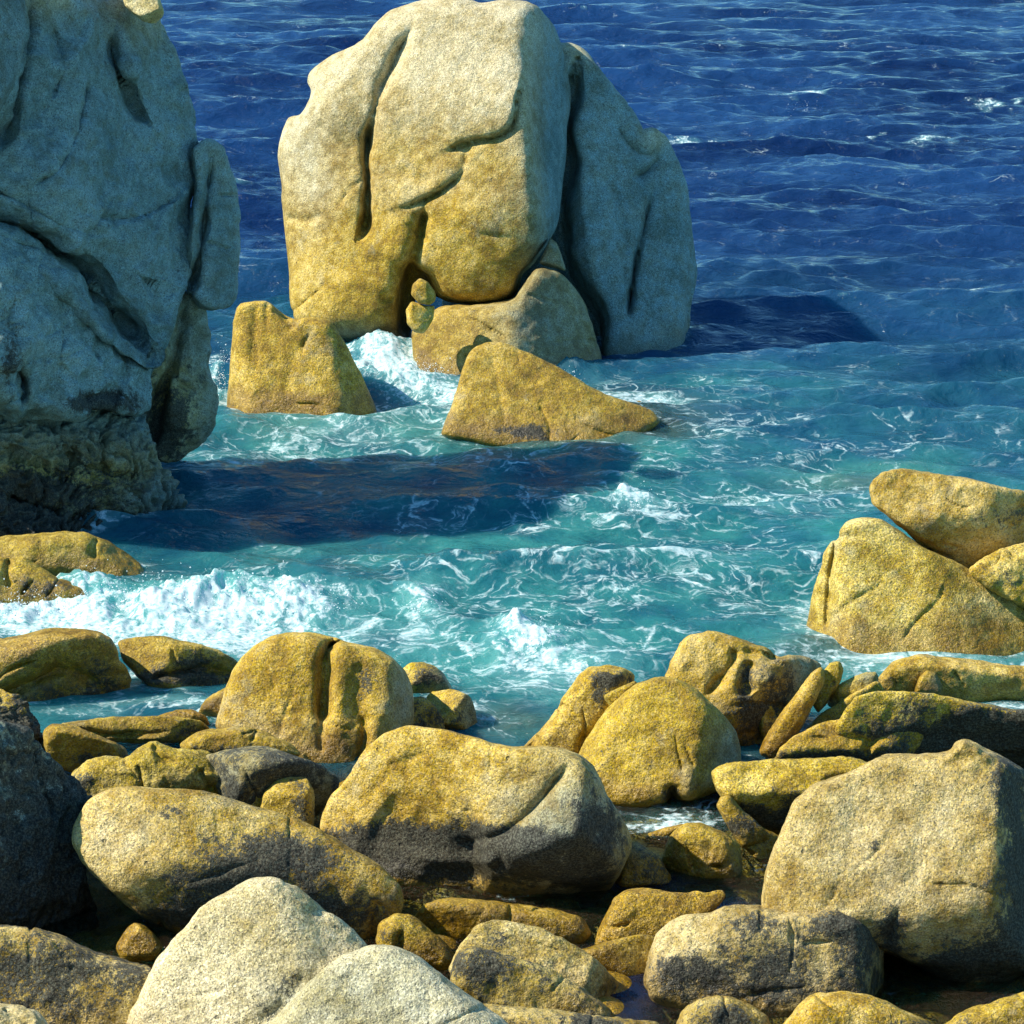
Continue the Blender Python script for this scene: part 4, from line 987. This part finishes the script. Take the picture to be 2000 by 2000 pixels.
    lace = zone([(1000, 780, 420, 60, .6), (760, 800, 300, 40, .8), (1350, 830, 300, 30, .5), (1100, 1180, 400, 40, .6), (1300, 900, 250, 30, .5), (620, 860, 330, 60, .75), (1000, 880, 380, 40, .6), (1150, 1000, 330, 50, .62), (1500, 960, 380, 40, .62), (1250, 1120, 420, 70, .62), (1450, 1080, 300, 60, .5), (600, 1120, 260, 30, .55), (300, 1130, 160, 30, .7),
                 (800, 1230, 260, 60, .8), (1080, 1290, 260, 60, .9), (1450, 1160, 200, 50, .65), (1800, 1280, 300, 40, .9), (900, 1380, 160, 40, .6), (1700, 870, 350, 30, .4), (1300, 790, 250, 25, .45), (900, 1080, 300, 24, .4),
                 (1290, 1590, 160, 40, .7), (250, 1370, 200, 25, .7), (1380, 1680, 160, 20, .3), (1900, 970, 120, 40, .4)])
    teal = np.clip((pyf - 430) / 560.0, 0, 1) ** 1.3 * 0.62 + zone([(560, 620, 130, 60, .4), (600, 850, 420, 70, .95), (1050, 900, 420, 60, .8), (1250, 1120, 560, 160, .85), (900, 1260, 400, 110, 1.0), (1700, 920, 160, 40, .8), (600, 1200, 500, 80, .95), (1800, 1280, 300, 60, .9), (1400, 740, 250, 40, .35)])
    sand = zone([(1120, 845, 160, 24, .5), (1700, 925, 140, 26, .35), (1700, 1265, 180, 24, .45), (640, 825, 160, 16, .25), (1000, 1410, 70, 26, .3), (1130, 810, 180, 30, .4)])
    clear = np.clip((pyf - 1440) / 120, 0, 1) * 0.85 + zone([(1200, 815, 150, 30, .75), (980, 850, 120, 14, .5), (1640, 1258, 70, 12, .6), (1600, 1275, 60, 20, .5), (1010, 1405, 60, 20, .4), (250, 1120, 60, 30, .4), (340, 910, 60, 12, .4), (260, 1345, 160, 16, .2)])
    clear = np.clip(clear, 0, 0.9)
    blue = zone([(1220, 1935, 70, 60, 1.0), (1390, 1775, 80, 22, .9), (1260, 1728, 80, 14, .9), (1440, 1530, 60, 14, .7), (1950, 1960, 60, 20, .4)])  # sky reflection painted into the pools as deep blue water
    clear = clear * (1 - 0.75 * blue)
    teal = np.maximum(teal, 0) * (1 - np.clip((pyf - 1440) / 160, 0, 1))
    # foam line where the sea meets the rocks
    if WATERLINE:
        W = np.concatenate(WATERLINE)
        cs = 0.06
        gx = np.arange(-16, 16, cs); gy = np.arange(18, 62, cs)
        H = np.zeros((len(gx), len(gy)))
        ii = ((W[:, 0] + 16) / cs).astype(int); jj = ((W[:, 1] - 18) / cs).astype(int)
        ok = (ii >= 0) & (ii < len(gx)) & (jj >= 0) & (jj < len(gy))
        H[ii[ok], jj[ok]] = 1
        for _ in range(5):
            Hp = np.pad(H, 1, mode='edge')
            H = np.maximum(H, 0.80 * np.maximum.reduce([Hp[:-2, 1:-1], Hp[2:, 1:-1], Hp[1:-1, :-2], Hp[1:-1, 2:]]))
        a = np.clip(((x + 16) / cs).astype(int), 0, len(gx) - 1); b = np.clip(((y - 18) / cs).astype(int), 0, len(gy) - 1)
        wl = H[a, b] * ((x > -15.9) & (x < 15.9) & (y > 18.1) & (y < 61))
        wl = wl * np.clip(0.75 + nA * 0.9, 0, 1) * np.clip((y - 26.0) / 3.0, 0.0, 1)
        foam = np.maximum(foam, wl * 0.62)
        lace = np.maximum(lace, np.clip(wl * 1.3, 0, 0.8))
    # crests of the choppy zone carry foam
    crest = np.clip((h - 0.16) / 0.12, 0, 1)
    lace = np.clip(lace + crest * 0.35 * np.clip((pyf - 700) / 300, 0, 1), 0, 1)
    farcap = np.clip((h + 0.05 * nB - 0.30) / 0.1, 0, 1) * (nA > 0.25) * (pyf < 700)
    foam = np.maximum(foam, farcap * 0.5)
    # standing heaps of white water
    z = h + churn * (0.08 + 0.055 * nB + 0.05 * nC)
    ridge = zone([(330, 1178, 420, 26, .20), (820, 1175, 46, 22, .20), (1030, 1245, 70, 20, .26), (1235, 975, 50, 10, .26), (790, 715, 80, 22, .40), (960, 1120, 250, 14, .18), (560, 910, 200, 16, .16), (1080, 715, 40, 14, .25), (1000, 1000, 300, 12, .14)])
    z = z + ridge * (0.62 + 0.16 * nB + 0.08 * nC)
    z = np.where(y < 26.5, z * np.clip((y - 22) / 4.5, 0.15, 1), z)
    V, Q = grid_mesh((x + hx).reshape(n, m), (y + hy).reshape(n, m), z.reshape(n, m))
    Q = Q[:, ::-1]
    nr = np.cross(V[Q[0, 2]] - V[Q[0, 0]], V[Q[0, 3]] - V[Q[0, 1]])
    if nr[2] < 0:
        Q = Q[:, ::-1]
    me = mesh_from("sea", V, Q, {"foam": foam, "lace": lace, "teal": np.clip(teal, 0, 1), "clear": clear, "sand": sand, "pool": np.clip((pyf - 1480) / 120, 0, 1) * 0.9 * (1 - blue)})
    me.materials.append(MAT_SEA)
    o = bpy.data.objects.new("sea", me); scene.collection.objects.link(o)
    o["kind"] = "structure"
    # bed of golden stone under the shallows
    gx = np.linspace(-9, 9, 560); gy = np.linspace(14, 34, 620)
    BX, BY = np.meshgrid(gx, gy, indexing='ij')
    b = fbm(np.column_stack([BX.ravel() * 0.9, BY.ravel() * 0.9, np.zeros(BX.size)]), 4, 41).reshape(BX.shape)
    BZ = -0.30 + 0.12 * b - np.clip((BY - 27.0) * 0.35, 0, 4) + np.clip((19.5 - BY) * 0.3, 0, 2)
    rb = np.random.RandomState(3)
    for _ in range(1500):
        cx, cy, rr = rb.uniform(-7, 7), rb.uniform(18, 27), 0.10 + 0.28 * rb.rand() ** 2
        ia = np.searchsorted(gx, [cx - rr, cx + rr]); ib = np.searchsorted(gy, [cy - rr, cy + rr])
        sl = (slice(ia[0], ia[1]), slice(ib[0], ib[1]))
        q = 1 - ((BX[sl] - cx) / rr) ** 2 - ((BY[sl] - cy) / rr) ** 2
        BZ[sl] = np.maximum(BZ[sl], -0.36 + rb.uniform(0, .16) + rr * 0.75 * np.sqrt(np.clip(q, 0, 1)) - 9 * (q < 0))
    V, Q = grid_mesh(BX, BY, BZ)
    nr = np.cross(V[Q[0, 2]] - V[Q[0, 0]], V[Q[0, 3]] - V[Q[0, 1]])
    if nr[2] < 0:
        Q = Q[:, ::-1]
    me = mesh_from("seabed", V, Q, {"tone": np.zeros(len(V)), "dark": np.clip(0.02 - 0.3 * b.ravel(), 0, 1), "grey": np.zeros(len(V)), "wet": np.ones(len(V))})
    me.materials.append(MAT_ROCK)
    o = bpy.data.objects.new("seabed", me); scene.collection.objects.link(o)
    o["kind"] = "structure"


build_sea()


# ------------------------------------------------------------------ flying spray over the breaking water
def build_spray():
    rng = np.random.RandomState(5)
    L = [(0, 1175, 90, 26, 350), (120, 1165, 120, 22, 500), (260, 1160, 120, 24, 600), (400, 1160, 120, 24, 650), (520, 1160, 110, 22, 500), (620, 1165, 60, 18, 220), (730, 720, 60, 26, 420), (820, 715, 60, 22, 380),
         (1035, 1245, 46, 22, 300), (1240, 968, 30, 16, 160), (820, 1165, 34, 14, 140), (430, 735, 14, 40, 160), (640, 648, 30, 16, 120), (1085, 708, 40, 12, 160), (440, 690, 14, 30, 60), (1570, 190, 40, 3, 30)]
    octa = np.array([(1, 0, 0), (-1, 0, 0), (0, 1, 0), (0, -1, 0), (0, 0, 1), (0, 0, -1)], float)
    tri = np.array([(0, 2, 4), (2, 1, 4), (1, 3, 4), (3, 0, 4), (2, 0, 5), (1, 2, 5), (3, 1, 5), (0, 3, 5)])
    Vs, Ts = [], []
    n0 = 0
    for (cx, cy, rx, ry, n) in L:
        n = int(n * 1.6)
        px = cx + rng.normal(0, rx * 0.6, n); py = cy + 18 + rng.normal(0, 10, n)
        g = ground(px, py)
        up = np.abs(rng.normal(0, 0.5, n)) ** 1.5 * ry * 0.010 + 0.03
        g[:, 2] = up
        r = 0.003 + 0.009 * rng.rand(n) ** 3
        for q in range(n):
            Vs.append(octa * r[q] * rng.uniform(0.6, 1.5, 3) + g[q]); Ts.append(tri + n0); n0 += 6
    me = mesh_from("sea_spray", np.concatenate(Vs), np.concatenate(Ts), {}, True)
    t = NT("spray_drops")
    b = t.n("ShaderNodeBsdfPrincipled")
    b.inputs["Base Color"].default_value = (0.75, 0.82, 0.82, 1); b.inputs["Roughness"].default_value = 0.5
    t.link(b.outputs[0], t.out.inputs[0])
    me.materials.append(t.m)
    o = bpy.data.objects.new("sea_spray", me); scene.collection.objects.link(o)
    o["kind"] = "stuff"
    o["label"] = "white flecks of spray flying over the breaking waves"
    o["category"] = "spray"


build_spray()
